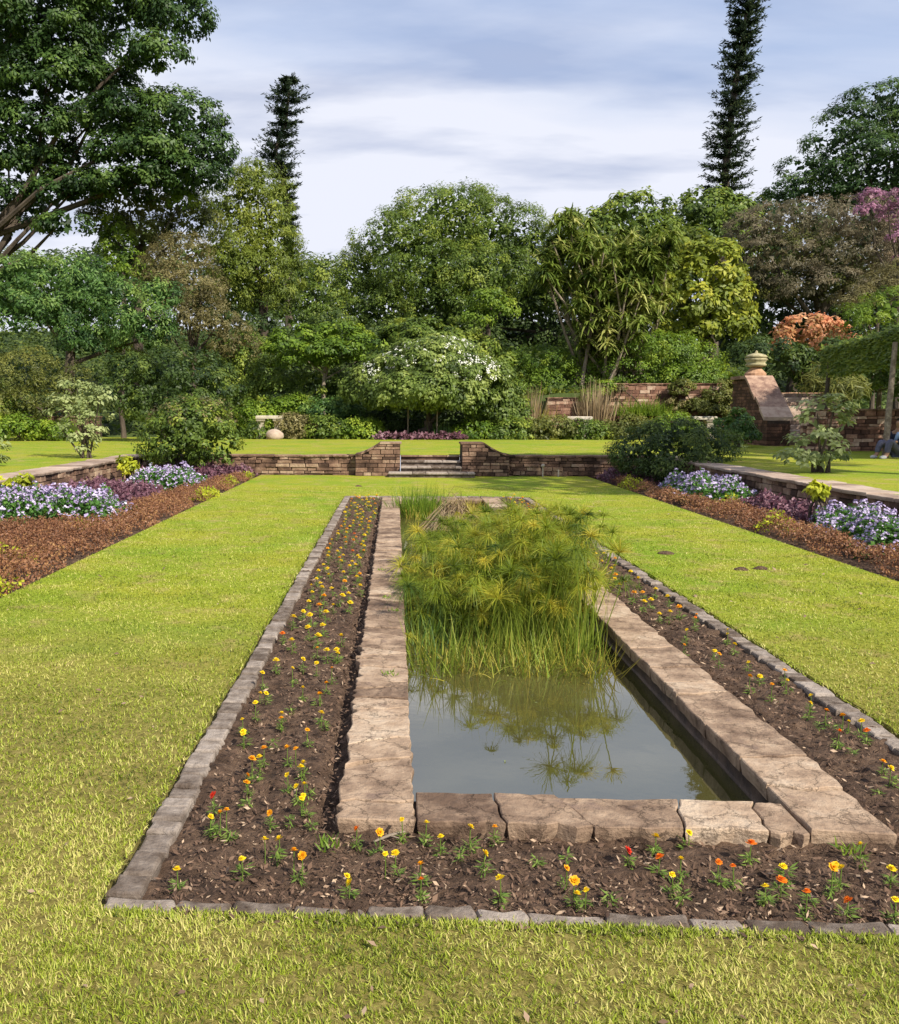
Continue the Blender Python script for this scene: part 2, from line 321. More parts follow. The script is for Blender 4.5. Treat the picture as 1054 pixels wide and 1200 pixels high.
def tree(name, label, cat, Y, LB, mat, base=None, trunk_r=.3, bark='bark', seed=1, group=None, deep=.8, limbs=True, trunk=True, crown='crown', lr=.42, le=1, **kw):
    rng = np.random.default_rng(seed); lobes = px_lobes(Y, LB, deep)
    cx = np.mean([c[0] for c, r in lobes]) if base is None else D(base, 400, Y)[0]
    b = np.array([cx, Y, 0.]); b[2] = gh(cx, Y)
    if Y < 22.8 and False: b[2] = 0
    root = empty(name, b); tag(root, label, cat, group)
    V, t = crown_quads(rng, lobes, **kw)
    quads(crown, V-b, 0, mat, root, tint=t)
    if trunk:
        mb = MB(); top = np.mean([c for c, r in lobes], axis=0); top[2] = min(c[2]-r[2]*.3 for c, r in lobes)
        top[2] = max(top[2], b[2]+.6); top[:2] = top[:2]*.4+b[:2]*.6
        mid = b*.5+top*.5+np.array([rng.normal(0, .1), 0, 0])
        mb.tube([np.array([0, 0, -.3]), np.array([0, 0, .25]), mid-b, top-b], [trunk_r*1.4, trunk_r*1.1, trunk_r*.9, trunk_r*.75], 9)
        if limbs:
            for c, r in lobes[::le]:
                e = c-b; s = top-b-np.array([0, 0, rng.uniform(0, .3)*(top[2]-b[2])]); k = s*.5+e*.5+rng.normal(0, .12, 3)*np.linalg.norm(e-s)*.6-np.array([0, 0, .05])
                mb.tube([s, k, e], [trunk_r*lr, trunk_r*lr*.6, trunk_r*.07], 6)
        mb.build('trunk', M[bark], root)
    return root
# ------------------------------------------------------------------ the ground
KX0, KX1, KY0, KY1 = -.94, 2.50, 2.66, 17.02       # outer edge of the kerb round the flower strips
WX0, WX1, WY = -6.3, 6.35, 22.6                    # faces of the retaining walls
BX0, BX1 = -3.38, 4.76                             # lawn edges along the side beds
def ground():
    TR = .035
    mb = MB()
    def sheet(x0, x1, y0, y1, z): mb.poly([(x0, y0, z), (x1, y0, z), (x1, y1, z), (x0, y1, z)])
    a0, a1, b0, b1 = KX0-TR, KX1+TR, KY0-TR*.3, KY1+TR
    sheet(BX0, a0, b0, b1, 0); sheet(a1, BX1, b0, b1, 0); sheet(BX0, BX1, b1, WY+.3, 0); sheet(BX0, BX1, -2, b0, 0)
    sheet(-40, BX0, -2, 5.0, 0); sheet(BX1, 40, -2, 5.0, 0); sheet(-40, 40, -60, -2, 0)
    for x0, y0, x1, y1 in ((a0, b0, a0, b1), (a1, b1, a1, b0), (a0, b1, a1, b1), (a1, b0, a0, b0), (BX0, 5, BX0, WY), (BX1, WY, BX1, 5)):
        mb.poly([(x0, y0, -.09), (x1, y1, -.09), (x1, y1, 0), (x0, y0, 0)])
    tag(mb.build('lawn', M['lawn']), 'sunlit mown lawn between the beds of the sunken garden', 'lawn', kind='structure')
    mb = MB(); s = .5
    def up(x0, x1, y0, y1): mb.poly([(x0, y0, s), (x1, y0, s), (x1, y1, s), (x0, y1, s)])
    up(-40, WX0-.3, 7.0, 38.2); up(WX1+.3, 40, 5.0, 38.2); up(WX0-.3, WX1+.3, WY+.3, 38.2)
    mb.poly([(-40, 5, 0), (WX0-.3, 5, 0), (WX0-.3, 7, s), (-40, 7, s)])
    tag(mb.build('upper_lawn', M['lawn']), 'raised strip of lawn behind the retaining walls', 'lawn', kind='structure')
    # hill
    xs = np.concatenate([np.arange(-300, -40, 20), np.arange(-40, 40, .8), np.arange(40, 301, 20)]); ys = np.concatenate([np.arange(38.1, 44, .3), np.arange(44, 80, 1.5), np.arange(80, 200, 12), [260, 400, 900]])
    X, Y = np.meshgrid(xs, ys); Z = hz(X, Y); Z[0] = .46
    V = np.stack([X, Y, Z], -1).reshape(-1, 3); nx = len(xs); i = np.arange(len(ys)-1)[:, None]*nx+np.arange(nx-1)[None]
    F = np.stack([i, i+1, i+1+nx, i+nx], -1).reshape(-1, 4)
    tag(quads('hillside', V, 0, M['hill'], F=F, smooth=True), 'planted hillside rising behind the garden', 'hillside', kind='structure')
    mb = MB()
    for x0, x1, y0, y1, z in ((-1200, -40, -900, 900, .3), (40, 1200, -900, 900, .3), (-40, 40, -900, -60, 0)): mb.poly([(x0, y0, z), (x1, y0, z), (x1, y1, z), (x0, y1, z)])
    tag(mb.build('terrain', M['hill']), 'open ground beyond the garden', 'ground', kind='structure')
    # soil of flower strips: bumpy grid round the pond
    st = .035; rng = np.random.default_rng(3)
    def soil(name, x0, x1, y0, y1, z, amp, st, label, hole=None, dip=None):
        xs = np.arange(x0, x1+st, st); ys = np.arange(y0, y1+st, st); X, Y = np.meshgrid(xs, ys)
        Z = np.full(X.shape, z); 
        for s, a in ((1, .5), (3, .6), (7, .4)):
            n_ = rng.normal(size=(X.shape[0]//s+2, X.shape[1]//s+2)); Z += amp*a*np.repeat(np.repeat(n_, s, 0), s, 1)[:X.shape[0], :X.shape[1]]
        if dip is not None: Z -= dip(X, Y)
        V = np.stack([X, Y, Z], -1).reshape(-1, 3); nx = len(xs); i = np.arange(len(ys)-1)[:, None]*nx+np.arange(nx-1)[None]
        F = np.stack([i, i+1, i+1+nx, i+nx], -1).reshape(-1, 4)
        if hole:
            c = V[F].mean(1); F = F[~((c[:, 0] > hole[0]) & (c[:, 0] < hole[1]) & (c[:, 1] > hole[2]) & (c[:, 1] < hole[3]))]
        return tag(quads(name, V, 0, M['soil'], F=F, smooth=True), label, 'soil', kind='structure')
    soil('flower_strip_soil', KX0+.02, KX1-.04, KY0+.02, KY1-.04, -.022, .011, .03, 'dark mulched soil of the flower strips round the pond', (-.14, 1.80, 3.42, 16.5), lambda X, Y: .05*np.exp(-((X+.26)/.035)**2)*(Y > 3.35)+.03*np.exp(-((X-1.92)/.04)**2)*(Y > 3.4))
    soil('left_bed_soil', WX0-.1, BX0-.0, 4.9, WY+.1, -.05, .012, .09, 'dark soil of the planted bed on the left')
    soil('right_bed_soil', BX1+.0, WX1+.1, 4.9, WY+.1, -.07, .012, .09, 'dark soil of the planted bed on the right')
ground()
# ------------------------------------------------------------------ pond, coping, kerb
CXo0, CXi0, CXi1, CXo1 = -.21, .085, 1.57, 1.88; CYo0, CYi0, CYi1, CYo1 = 3.3, 3.57, 16.0, 16.4
def slab_row(mb, a0, a1, b0, b1, horiz, lens, top, rng, slant=.12, edge=.008, thick=.075, outer=0):
    """stones along the b axis, spanning a0..a1; horiz swaps axes"""
    pos = [b0]
    while pos[-1] < b1-.08: pos.append(min(b1, pos[-1]+rng.uniform(*lens)))
    pos[-1] = b1; prevj = None
    na = 6; ua = np.linspace(0, 1, na)
    joints = []
    for k, q in enumerate(pos):
        sl = 0 if k in (0, len(pos)-1) else rng.uniform(-slant, slant)
        j = q+(ua-.5)*(a1-a0)*sl*2+rng.normal(0, .007, na)*(0 if k in (0, len(pos)-1) else 1); j = j+(0 if k in (0, len(pos)-1) else rng.normal(0, .02)*np.abs(ua-.5)*2); joints.append(j)
    for k in range(len(pos)-1):
        j0 = joints[k]+.0035; j1 = joints[k+1]-.0035; A = a0+ua*(a1-a0)
        ne = 4
        out_hi = [(a1+rng.normal(0, edge*(1.3 if outer == 1 else .5)), j0[-1]+(j1[-1]-j0[-1])*t) for t in np.linspace(0, 1, ne+2)[1:-1]]
        out_lo = [(a0+rng.normal(0, edge*(1.3 if outer == 0 else .5)), j1[0]+(j0[0]-j1[0])*t) for t in np.linspace(0, 1, ne+2)[1:-1]]
        poly = list(zip(A, j0))+out_hi+list(zip(A[::-1], j1[::-1]))+out_lo
        P = np.array(poly); c = P.mean(0); z = top+rng.uniform(-.006, .005); tl = rng.normal(0, .014, 2)
        def lift(Q, dz): 
            Q = np.asarray(Q); zz = z+dz+(Q-c)@tl
            return [(q[0], q[1], w) if not horiz else (q[1], q[0], w) for q, w in zip(Q, zz)]
        v = c-P; nv = v/np.linalg.norm(v, axis=1, keepdims=True)
        rings = [lift(P+nv*.012, -thick), lift(P, -.02), lift(P+nv*.001, -.004), lift(P+nv*.006, 0)]
        if horiz: rings = [r[::-1] for r in rings]
        mb.ring(rings, t=float(np.clip(rng.normal(.5, .25), 0, 1)), cap0=False)
def pond():
    rng = np.random.default_rng(8)
    root = empty('garden_pond', (.83, 9.8, 0)); tag(root, 'long rectangular lily pond with rough sandstone coping, full of reeds at its far end', 'pond')
    o = np.array([.83, 9.8, 0.])
    for (a0, a1, b0, b1, hz_, lens, out, lab) in (
        (CXo0, CXi0, CYo0, CYo1, False, (.09, .30), 0, None), (CXi1, CXo1, CYo0+.02, CYo1, False, (.18, .5), 1, None),
        (CYo0+.01, CYi0, CXi0+.008, CXi1-.008, True, (.28, .55), 0, None), (CYi1, CYo1, CXi0+.008, CXi1-.008, True, (.25, .5), 1, None)):
        mb = MB(); slab_row(mb, a0, a1, b0, b1, hz_, lens, .040, rng, outer=out, slant=.22)
        c = mb.build('coping', M['cop'], root); 
        for v in c.data.vertices: v.co -= Vector(o)
    mb = MB(); t = .0
    g = .03
    mb.box(CXo0+g, CXi0-g*.6, CYo0+g, CYo1-g, -.9, .012); mb.box(CXi1+g, CXo1-g, CYo0+g, CYo1-g, -.9, .010)
    mb.box(CXi0-g*.5, CXi1+g*.9, CYo0+g, CYi0-g, -.9, .013); mb.box(CXi0-g*.5, CXi1+g*.9, CYi1+g, CYo1-g, -.9, .013)
    w = mb.build('pond_wall', M['copdark'], root)
    for v in w.data.vertices: v.co -= Vector(o)
    mb = MB(); mb.poly([(CXi0-.02, CYi0-.06, -.115), (CXi1+.02, CYi0-.06, -.115), (CXi1+.02, CYi1+.03, -.115), (CXi0-.02, CYi1+.03, -.115)])
    tag(mb.build('water', M['water']), 'still murky grey-green pond water', 'water', kind='structure')
pond()
def kerb():
    rng = np.random.default_rng(5); kw = .112
    sides = {'front': (KX0, KX1, KY0, 0), 'back': (KX0, KX1, KY1-kw, 0), 'left': (KY0+kw+.01, KY1-kw-.01, KX0, 1), 'right': (KY0+kw+.01, KY1-kw-.01, KX1-kw, 1)}
    labs = {'front': 'grey stone kerb along the near end of the flower strip, half hidden by grass', 'back': 'thin grey stone kerb along the far end of the pond bed', 'left': 'grey stone block kerb running away left of the pond bed', 'right': 'grey stone block kerb running away right of the pond bed'}
    for s, (a, b, c, ax) in sides.items():
        mb = MB(); p = a
        while p < b-.03:
            L_ = min(rng.uniform(.08, .17) if ax else rng.uniform(.16, .26), b-p); j = rng.normal(0, .005, 4); zt = .004+rng.normal(0, .005); rz = rng.normal(0, .018)
            if b-p-L_ < .05: L_ = b-p
            e = (p+.004, p+L_-.004, c+j[0], c+kw+j[1]) if not ax else (c+j[0], c+kw+j[1], p+.004, p+L_-.004)
            w = kw if s != 'front' else kw*.55
            if s == 'front': e = (e[0], e[1], e[2]+.04, e[3]-.01)
            x0, x1, y0, y1 = e; jj = rng.normal(0, .004, (8, 2))
            base = [(x0, y0), (( x0+x1)/2, y0), (x1, y0), (x1, (y0+y1)/2), (x1, y1), ((x0+x1)/2, y1), (x0, y1), (x0, (y0+y1)/2)]
            P = np.array(base)+jj; cc = P.mean(0); nv = (cc-P)/np.linalg.norm(cc-P, axis=1, keepdims=True); tl = rng.normal(0, .02, 2)
            f = lambda Q, z: [(q[0], q[1], z+(q-cc)@tl) for q in Q]
            mb.ring([f(P, -.1), f(P, zt-.014), f(P+nv*.005, zt-.004), f(P+nv*.014, zt)], t=float(np.clip(rng.normal(.5, .25), 0, 1)), cap0=False)
            p += L_
        tag(mb.build('stone_kerb', M['kerb']), labs[s], 'kerb', 'stone kerbs round the pond bed')
kerb()
# ------------------------------------------------------------------ mulch chips
def chips():
    rng = np.random.default_rng(11); n = 76000
    d = 2.66+(17-2.66)*rng.random(n)**2.1; x = rng.uniform(KX0+.15, KX1-.15, n)
    ok = (x < CXo0-.01) | (x > CXo1+.01) | (d < CYo0-.01); x = x[ok]; d = d[ok]; n = len(x)
    P = np.stack([x, d, np.full(n, -.018)+rng.uniform(0, .018, n)], 1); N = unit(UP+rdir(rng, n)*.75); T = rdir(rng, n)
    L = (.006+.03*rng.random(n)**2.2)*np.clip(d/4, 1, 2.2)**.5; V = leafquads(P, N, T, L, L*rng.uniform(.18, .5, n))
    t = np.clip(rng.normal(.36, .2, n)+(rng.random(n) < .10)*.6, 0, 1)
    tag(quads('bark_mulch', V, 0, M['chip'], tint=t), 'loose brown bark mulch scattered over the flower strips', 'mulch', kind='stuff')
    # mulch thinner on the side beds
chips()
# ------------------------------------------------------------------ grass blades
def in_lawn(x, y):
    k = (x > KX0-.012) & (x < KX1+.012) & (y > KY0+.045) & (y < KY1+.02)
    b = ((x < BX0-.0) | (x > BX1+.0)) & (y > 5.0)
    return ~k & ~b
def grass():
    rng = np.random.default_rng(21); n = 1150000
    # density falls with the square of the distance
    d0, d1 = 1.75, 19.0
    y = d0*(d1/d0)**(rng.random(n)**1.02); x = (rng.uniform(-.60, .72, n))*y*1.08
    k = in_lawn(x, y); x = x[k]; y = y[k]
    s = np.sin(x*7.1+y*3.3)+np.sin(x*3.1-y*6.7+1)+np.sin(x*13+y*11); k = rng.random(len(x)) < .74+.09*s; x = x[k]; y = y[k]; n = len(x)
    tab = rng.random((512, 512)); sh = lambda c, a: tab[(np.floor((x*.94+y*.34)/c).astype(int)+a) % 512, (np.floor((y*.94-x*.34)/c).astype(int)+a) % 512]; hsh = np.where(y < 7, np.minimum(sh(.026, 0), sh(.041, 97)+.15), .9)
    k = rng.random(n) < np.where(hsh < .16, .1, np.where(hsh < .34, .45, 1)); x, y, hsh = x[k], y[k], hsh[k]; n = len(x)
    P = np.stack([x, y, np.full(n, -.006)], 1)
    g = np.clip(y/2.6, .9, 4.0)
    Dr = unit(UP*rng.uniform(.35, 1.3, (n, 1))+rdir(rng, n)*np.array([1, 1, .2])*.85)
    L = rng.uniform(.016, .038, n)*g**.05; Wd = rng.uniform(.0028, .0060, n)*g**.42
    V = strips(P, Dr, L, Wd, rng.uniform(0, .5, n), 2, up=rng.uniform(-.6, .6, n))
    dry = (np.sin(x*1.9+y*1.2)*np.sin(x*.8-y*2.1+2) > .3)*.16
    t = np.clip(rng.normal(.46, .22, n)+dry+(rng.random(n) < np.where(y < 4.5, .15, .05))*.5, 0, 1)
    tag(quads('lawn_grass', V, 0, M['blade'], tint=np.repeat(t, 2)), 'short coarse yellow-green grass blades of the lawn', 'grass', kind='stuff')
    n = 260; yy = 2.0*(18/2.0)**rng.random(n); xx = rng.uniform(-.5, .6, n)*yy; k = in_lawn(xx, yy); xx, yy = xx[k], yy[k]; n = len(xx); ll = rng.uniform(.012, .035, n)*np.clip(yy/4, 1, 2)
    V = leafquads(np.stack([xx, yy, np.full(n, .018)], 1), unit(UP+rdir(rng, n)*.5), rdir(rng, n), ll, ll*.5, .1); tag(quads('fallen_leaves', V, 0, M['chip'], tint=rng.uniform(.4, 1, n)), 'a few small dry brown leaves fallen on the lawn', 'fallen leaves', kind='stuff')
    # tufts overhanging the kerb edges
    n = 9000; e = rng.integers(0, 3, n); yy = 2.7+(17-2.7)*rng.random(n)**1.8; xx = np.where(e == 1, KX0-.05-rng.random(n)*.03, KX1+.05+rng.random(n)*.03)
    fr = e == 0; xx = np.where(fr, rng.uniform(-1.1, 2.6, n), xx); yy = np.where(fr, KY0+.03-rng.random(n)*.03, yy)
    Dr = unit(np.stack([np.where(fr, 0, np.where(e == 1, .5, -.5)), np.where(fr, .5, 0), np.ones(n)], 1)+rdir(rng, n)*.5)
    V = strips(np.stack([xx, yy, np.full(n, -.01)], 1), Dr, rng.uniform(.02, .05, n), rng.uniform(.003, .006, n), .4, 2)
    tag(quads('edge_grass', V, 0, M['blade'], tint=np.repeat(np.clip(rng.normal(.45, .2, n), 0, 1), 2)), 'taller grass leaning over the edges of the stone kerbs', 'grass', kind='stuff')
grass()
# ------------------------------------------------------------------ retaining walls
def stone_wall(name, label, x0, x1, y0, y1, z0, z1, mat, course=.09, seed=1, cap=.05, capm=None, capw=None, part=True, group=None, lens=(.12, .42), face='y', ztop=None):
    """dry stone wall: box of mortar with stones standing proud on its visible faces"""
    rng = np.random.default_rng(seed); root = empty(name, ((x0+x1)/2, (y0+y1)/2, z0)); tag(root, label, 'wall', group)
    o = np.array([(x0+x1)/2, (y0+y1)/2, z0]); mb = MB(); mb.box(x0+.03, x1-.03, y0+.03, y1-.03, z0-.1, z1+cap*.5, t=0, mi=1)
    def rows(a, b, put):
        z = z0-.04
        while z < z1-.01:
            h = min(course*rng.uniform(.65, 1.4), z1-z); p = a
            if z1-z-h < .03: h = z1-z
            while p < b-.02:
                l = min(rng.uniform(*lens), b-p)
                if b-p-l < .07: l = b-p
                zt = lambda u: 1e9 if ztop is None else ztop(u)
                if z+h*.5 < zt(p+l/2): put(p+.006, p+l-.006, z+.006, z+h-.005, rng)
                p += l
            z += h
    def stone(P, n, r):
        P = np.array(P)+r.normal(0, .005, (4, 3)); c = P.mean(0); d = r.uniform(.02, .055); Q = c+(P-c)*.93+n*d
        mb.ring([P-n*.02, c+(P-c)*1.0+n*(d-.012), Q], t=float(r.random()), cap0=False)
    rows(x0, x1, lambda a, b, c, d, r: stone([(a, y0+.03, c), (b, y0+.03, c), (b, y0+.03, d), (a, y0+.03, d)], np.array([0, -1, 0.]), r))
    if face in ('l', 'both'): rows(y0, y1, lambda a, b, c, d, r: stone([(x0+.03, b, c), (x0+.03, a, c), (x0+.03, a, d), (x0+.03, b, d)], np.array([-1, 0, 0.]), r))
    if face in ('r', 'both'): rows(y0, y1, lambda a, b, c, d, r: stone([(x1-.03, a, c), (x1-.03, b, c), (x1-.03, b, d), (x1-.03, a, d)], np.array([1, 0, 0.]), r))
    w = mb.build('stonework', [M[mat], M['mortar']], root)
    for v in w.data.vertices: v.co -= Vector(o)
    if cap:
        mb = MB(); along_x = (x1-x0) > (y1-y0)
        a0, a1 = (y0-.05, y1+.03) if along_x else (x0-.05, x1+.05)
        slab_row(mb, a0, a1, (x0 if along_x else y0), (x1 if along_x else y1), along_x, (.35, .8), z1+cap, rng, slant=.06, edge=.01, thick=cap, outer=0)
        w = mb.build('coping', M[capm or mat], root)
        for v in w.data.vertices: v.co -= Vector(o)
    return root
stone_wall('retaining_wall', 'low brown stone retaining wall left of the garden steps, lit by the sun', -6.2, -.36, WY, WY+.35, 0, .46, 'wall', seed=2, capm='wall', group='retaining walls of the sunken garden')
stone_wall('retaining_wall', 'low brown stone retaining wall right of the garden steps, in tree shade', 2.42, 6.3, WY, WY+.35, 0, .46, 'wall', seed=3, capm='wall', group='retaining walls of the sunken garden')
stone_wall('retaining_wall', 'long side wall with flat brown capping behind the left flower bed', WX0-.55, WX0, 6, WY+.2, 0, .46, 'wall', seed=4, face='r', capm='pathtop', group='retaining walls of the sunken garden')
stone_wall('retaining_wall', 'dark side wall with pinkish flat capping behind the right flower bed', WX1, WX1+.5, 5.2, WY+.2, 0, .46, 'wall', seed=5, face='l', capm='pathtop', group='retaining walls of the sunken garden')
def gate_pier(x0, x1, side, label, seed):
    """pier beside the steps whose top sweeps down to the wall"""
    rng = np.random.default_rng(seed); root = empty('gate_pier', ((x0+x1)/2, WY, 0)); tag(root, label, 'pier', 'piers beside the garden steps')
    o = np.array([(x0+x1)/2, WY, 0]); mb = MB(); yf, yb = WY-.22, WY+.5; hi, lo = .79, .5; sw = .62
    xs = np.linspace(0, sw, 9); top = [(x, lo+(hi-lo)*(1-x/sw)**1.5) for x in xs]
    X = (lambda d: x1+d) if side > 0 else (lambda d: x0-d)
    prof = [((x0+x1)/2, 0), (x0 if side > 0 else x1, 0), (x0 if side > 0 else x1, hi)]+[(X(d), z) for d, z in top]+[(X(sw), 0)]
    f = [(px, yf+.03, pz) for px, pz in prof]; b = [(px, yb, pz) for px, pz in prof]
    if side > 0: f, b = b, f
    mb.ring([f, b], t=.1, mi=1)
    z = 0
    while z < hi-.02:
        h = min(rng.uniform(.06, .12), hi-z); a, c = (x0, x1+sw) if side > 0 else (x0-sw, x1); p = a
        while p < c-.02:
            l = min(rng.uniform(.12, .35), c-p); m = p+l/2; d = (m-x1) if side > 0 else (x0-m); zt = hi if d < 0 else lo+(hi-lo)*max(0, 1-d/sw)**1.5
            if z+h <= zt+.03:
                P = np.array([(p+.006, yf+.03, z+.006), (p+l-.006, yf+.03, z+.006), (p+l-.006, yf+.03, z+h-.006), (p+.006, yf+.03, z+h-.006)]); n = np.array([0, -1, 0.]); cc = P.mean(0)
                mb.ring([P-n*.02, P+n*.03, cc+(P-cc)*.92+n*.045], t=float(rng.random()), cap0=False)
            p += l
        z += h
    w = mb.build('stonework', [M['wall'], M['mortar']], root)
    for v in w.data.vertices: v.co -= Vector(o)
    mb = MB(); pts = [((x0-.03) if side > 0 else (x1+.03), hi+.0)]+[(X(d), z) for d, z in top]
    r1 = []; 
    for (xa, za), (xb, zb) in zip(pts[:-1], pts[1:]):
        if side < 0: xa, za, xb, zb = xb, zb, xa, za
        mb.ring([[(xa, yf-.03, za+.002), (xb, yf-.03, zb+.002), (xb, yb+.02, zb+.002), (xa, yb+.02, za+.002)], [(xa, yf-.03, za+.045), (xb, yf-.03, zb+.045), (xb, yb+.02, zb+.045), (xa, yb+.02, za+.045)]], t=float(rng.random()))
    w = mb.build('coping', M['wall'], root)
    for v in w.data.vertices: v.co -= Vector(o)
gate_pier(-.36, .14, -1, 'brown stone pier on the left of the garden steps, sweeping down to the wall', 6)
gate_pier(1.66, 2.2, 1, 'brown stone pier on the right of the garden steps, sweeping down to the wall', 7)
def steps():
    root = empty('garden_steps', (.9, WY, 0)); tag(root, 'four shallow worn stone steps up to the raised lawn', 'steps'); rng = np.random.default_rng(4)
    for i in range(4):
        mb = MB(); y0 = WY-.75+i*.33; z1 = .125*(i+1)
        p = -.9
        mb.box(.16-.9+(.0 if i else -.3), 1.64-.9+(.0 if i else .3), y0+.05-WY, y0+.5-WY, -.05, z1-.045, t=.2, mi=0)
        a = .15-.9-(.3 if i == 0 else 0); e = 1.65-.9+(.3 if i == 0 else 0)
        while a < e-.02:
            l = min(rng.uniform(.3, .6), e-a); mb.box(a+.004, a+l-.004, y0-WY+rng.normal(0, .008), y0+.42-WY, z1-.043, z1+(-.001 if i == 3 else 0), t=rng.random(), bev=.012); a += l
        mb.build('step', M['kerb'] if i < 3 else M['wall'], root)
steps()
# ------------------------------------------------------------------ side bed planting
M['rust'] = mat_leaf('rust_foliage', (.08, .038, .016), (.25, .112, .055), (.38, .22, .08), noise=.5, trans=.2, nscale=.9)
M['lime'] = mat_leaf('lime_foliage', (.14, .18, .01), (.36, .40, .02), (.6, .6, .05), noise=.3)
M['purple'] = mat_leaf('purple_foliage', (.045, .018, .028), (.165, .07, .095), (.30, .18, .21), noise=.4, trans=.15)
M['agleaf'] = mat_leaf('floss_leaf', (.03, .08, .015), (.08, .20, .035), (.16, .30, .05), noise=.3)
M['agflower'] = mat_leaf('floss_flower_head', (.24, .18, .33), (.44, .36, .55), (.68, .61, .77), noise=.2, trans=.1, rough=.8)
def inside(poly, x, y):
    poly = np.asarray(poly); c = np.zeros(len(x), bool); j = len(poly)-1
    for i in range(len(poly)):
        xi, yi = poly[i]; xj, yj = poly[j]
        c ^= ((yi > y) != (yj > y)) & (x < (xj-xi)*(y-yi)/(yj-yi+1e-12)+xi); j = i
    return c
def patch(name, label, cat, poly, h, mat, dens, L, seed, flowers=None, hj=.25, group=None, z0=-.05, upn=.6):
    rng = np.random.default_rng(seed); P = np.array(poly, float)
    if len(P) == 2:      # ellipse: centre, radii
        a = np.linspace(0, 2*math.pi, 22)[:-1]; P = P[0]+np.stack([np.cos(a), np.sin(a)], 1)*P[1]
    a = np.arange(len(P)); c = P.mean(0); lo, hi = P.min(0), P.max(0); n = int((hi-lo).prod()*dens)
    x = rng.uniform(lo[0], hi[0], n)+rng.normal(0, .05, n); y = rng.uniform(lo[1], hi[1], n)+rng.normal(0, .05, n)
    wob = .12*np.sin(x*4+y*3)+.1*np.sin(y*5.3-x*2); k = inside(P, x+wob*.6, y+wob*.6); x = x[k]; y = y[k]; n = len(x)
    # distance to the edge
    dm = np.full(n, 1e9)
    for i in range(len(P)):
        A = P[i]; B = P[(i+1) % len(P)]; t = np.clip(((x-A[0])*(B-A)[0]+(y-A[1])*(B-A)[1])/((B-A)@(B-A)+1e-9), 0, 1)
        dm = np.minimum(dm, np.hypot(x-A[0]-t*(B-A)[0], y-A[1]-t*(B-A)[1]))
    hh = h*np.clip(dm/(h*.7+.02), .12, 1)**.5*(1+hj*(np.sin(x*9+y*4)*np.sin(y*8-x*3)+.5*np.sin(x*23)*np.sin(y*19)))
    u = rng.random(n)**.35; z = z0+hh*u
    # leaves
    Pp = np.stack([x, y, z], 1); N = unit(UP*upn+rdir(rng, n)*.8+np.stack([(x-c[0])*0, -np.clip(.5-dm, 0, .5), 0*x], 1)); ll = L*rng.uniform(.6, 1.3, n)
    V = leafquads(Pp, N, rdir(rng, n), ll, ll*.6); t = np.clip(rng.normal(.5, .2, n), 0, 1)
    r = quads(name, V, 0, M[mat], tint=t); tag(r, label, cat, group, kind='stuff')
    if flowers:
        nf = flowers[0]; i = rng.integers(0, n, nf); fx, fy = x[i], y[i]; fz = z0+hh[i]*rng.uniform(.85, 1.12, nf); q = flowers[2]
        R = flowers[3]*rng.uniform(.6, 1.3, nf); pp = np.repeat(np.stack([fx, fy, fz], 1), q, 0); RR = np.repeat(R, q)[:, None]
        uu = rdir(rng, nf*q); uu[:, 2] = np.abs(uu[:, 2])*.7; pos = pp+uu*RR*.5; N = unit(uu+UP*.5+rdir(rng, nf*q)*.3)
        V = leafquads(pos, N, rdir(rng, nf*q), RR[:, 0]*.9, RR[:, 0]*.7)
        t = np.clip(np.repeat(rng.normal(.5, .22, nf), q)+rng.normal(0, .1, nf*q), 0, 1)
        quads('flower', V, 0, M[flowers[1]], r, tint=t)['kind'] = 'stuff'
    return r
ag = ('agflower', 9, .065)
# left bed
patch('rust_groundcover', 'low rust-red ground cover along the lawn edge of the left bed', 'ground cover', [(-3.42, 5.6), (-3.45, 13), (-3.45, 21.6), (-3.9, 21.6), (-4.3, 17.5), (-4.4, 14.6), (-4.2, 12.4), (-6.1, 11.6), (-6.1, 6.5), (-4.6, 5.2)], .21, 'rust', 3800, .030, 31)
patch('flower_patch', 'largest patch of lavender floss flowers at the left edge of the photo', 'flowers', [(-6.3, 12.0), (-3.95, 12.15), (-4.0, 13.5), (-4.6, 13.9), (-6.3, 13.9)], .42, 'agleaf', 2200, .06, 32, (1000, *ag[:1], 7, .045), group='lavender flower patches')
patch('flower_patch', 'lavender floss flowers below the round shrub in the left bed', 'flowers', [(-5.5, 17.6), (-3.95, 17.4), (-3.9, 18.6), (-4.4, 19.7), (-5.6, 19.6)], .38, 'agleaf', 1600, .07, 33, (520, ag[0], 7, .052), group='lavender flower patches')
patch('purple_groundcover', 'dark purple foliage between the lavender flowers and the left wall', 'ground cover', [(-6.25, 14.1), (-4.5, 14.0), (-4.3, 16.9), (-5.6, 17.3), (-6.2, 19.5)], .3, 'purple', 1500, .07, 34)
patch('purple_groundcover', 'dark purple foliage across the far end of the left bed', 'ground cover', [(-6.0, 20.0), (-3.95, 19.9), (-3.4, 22.2), (-6.0, 22.3)], .3, 'purple', 1300, .08, 35)
for k, (x, y, rx, ry, h) in enumerate([(-4.3, 9.3, .55, .22, .24), (-3.75, 7.6, .35, .35, .26), (-3.55, 14.4+2.3, .28, .7, .2), (-3.65, 19.6, .22, .9, .2), (-4.15, 12.0, .25, .14, .28), (-3.6, 21.4, .3, .4, .2)]):
    patch('lime_groundcover', ['band of lime-green ground cover nearest the left edge of the photo', 'lime-green cushion at the nearest corner of the left bed', 'lime-green cushion midway along the lawn edge of the left bed', 'lime-yellow cushion towards the far end of the left bed', 'small lime-green tuft beside the largest lavender patch', 'lime-yellow tuft at the far corner of the left bed'][k], 'ground cover', [(x, y), (rx, ry)], h, 'lime', 1700, .045, 40+k, group='lime green cushions')
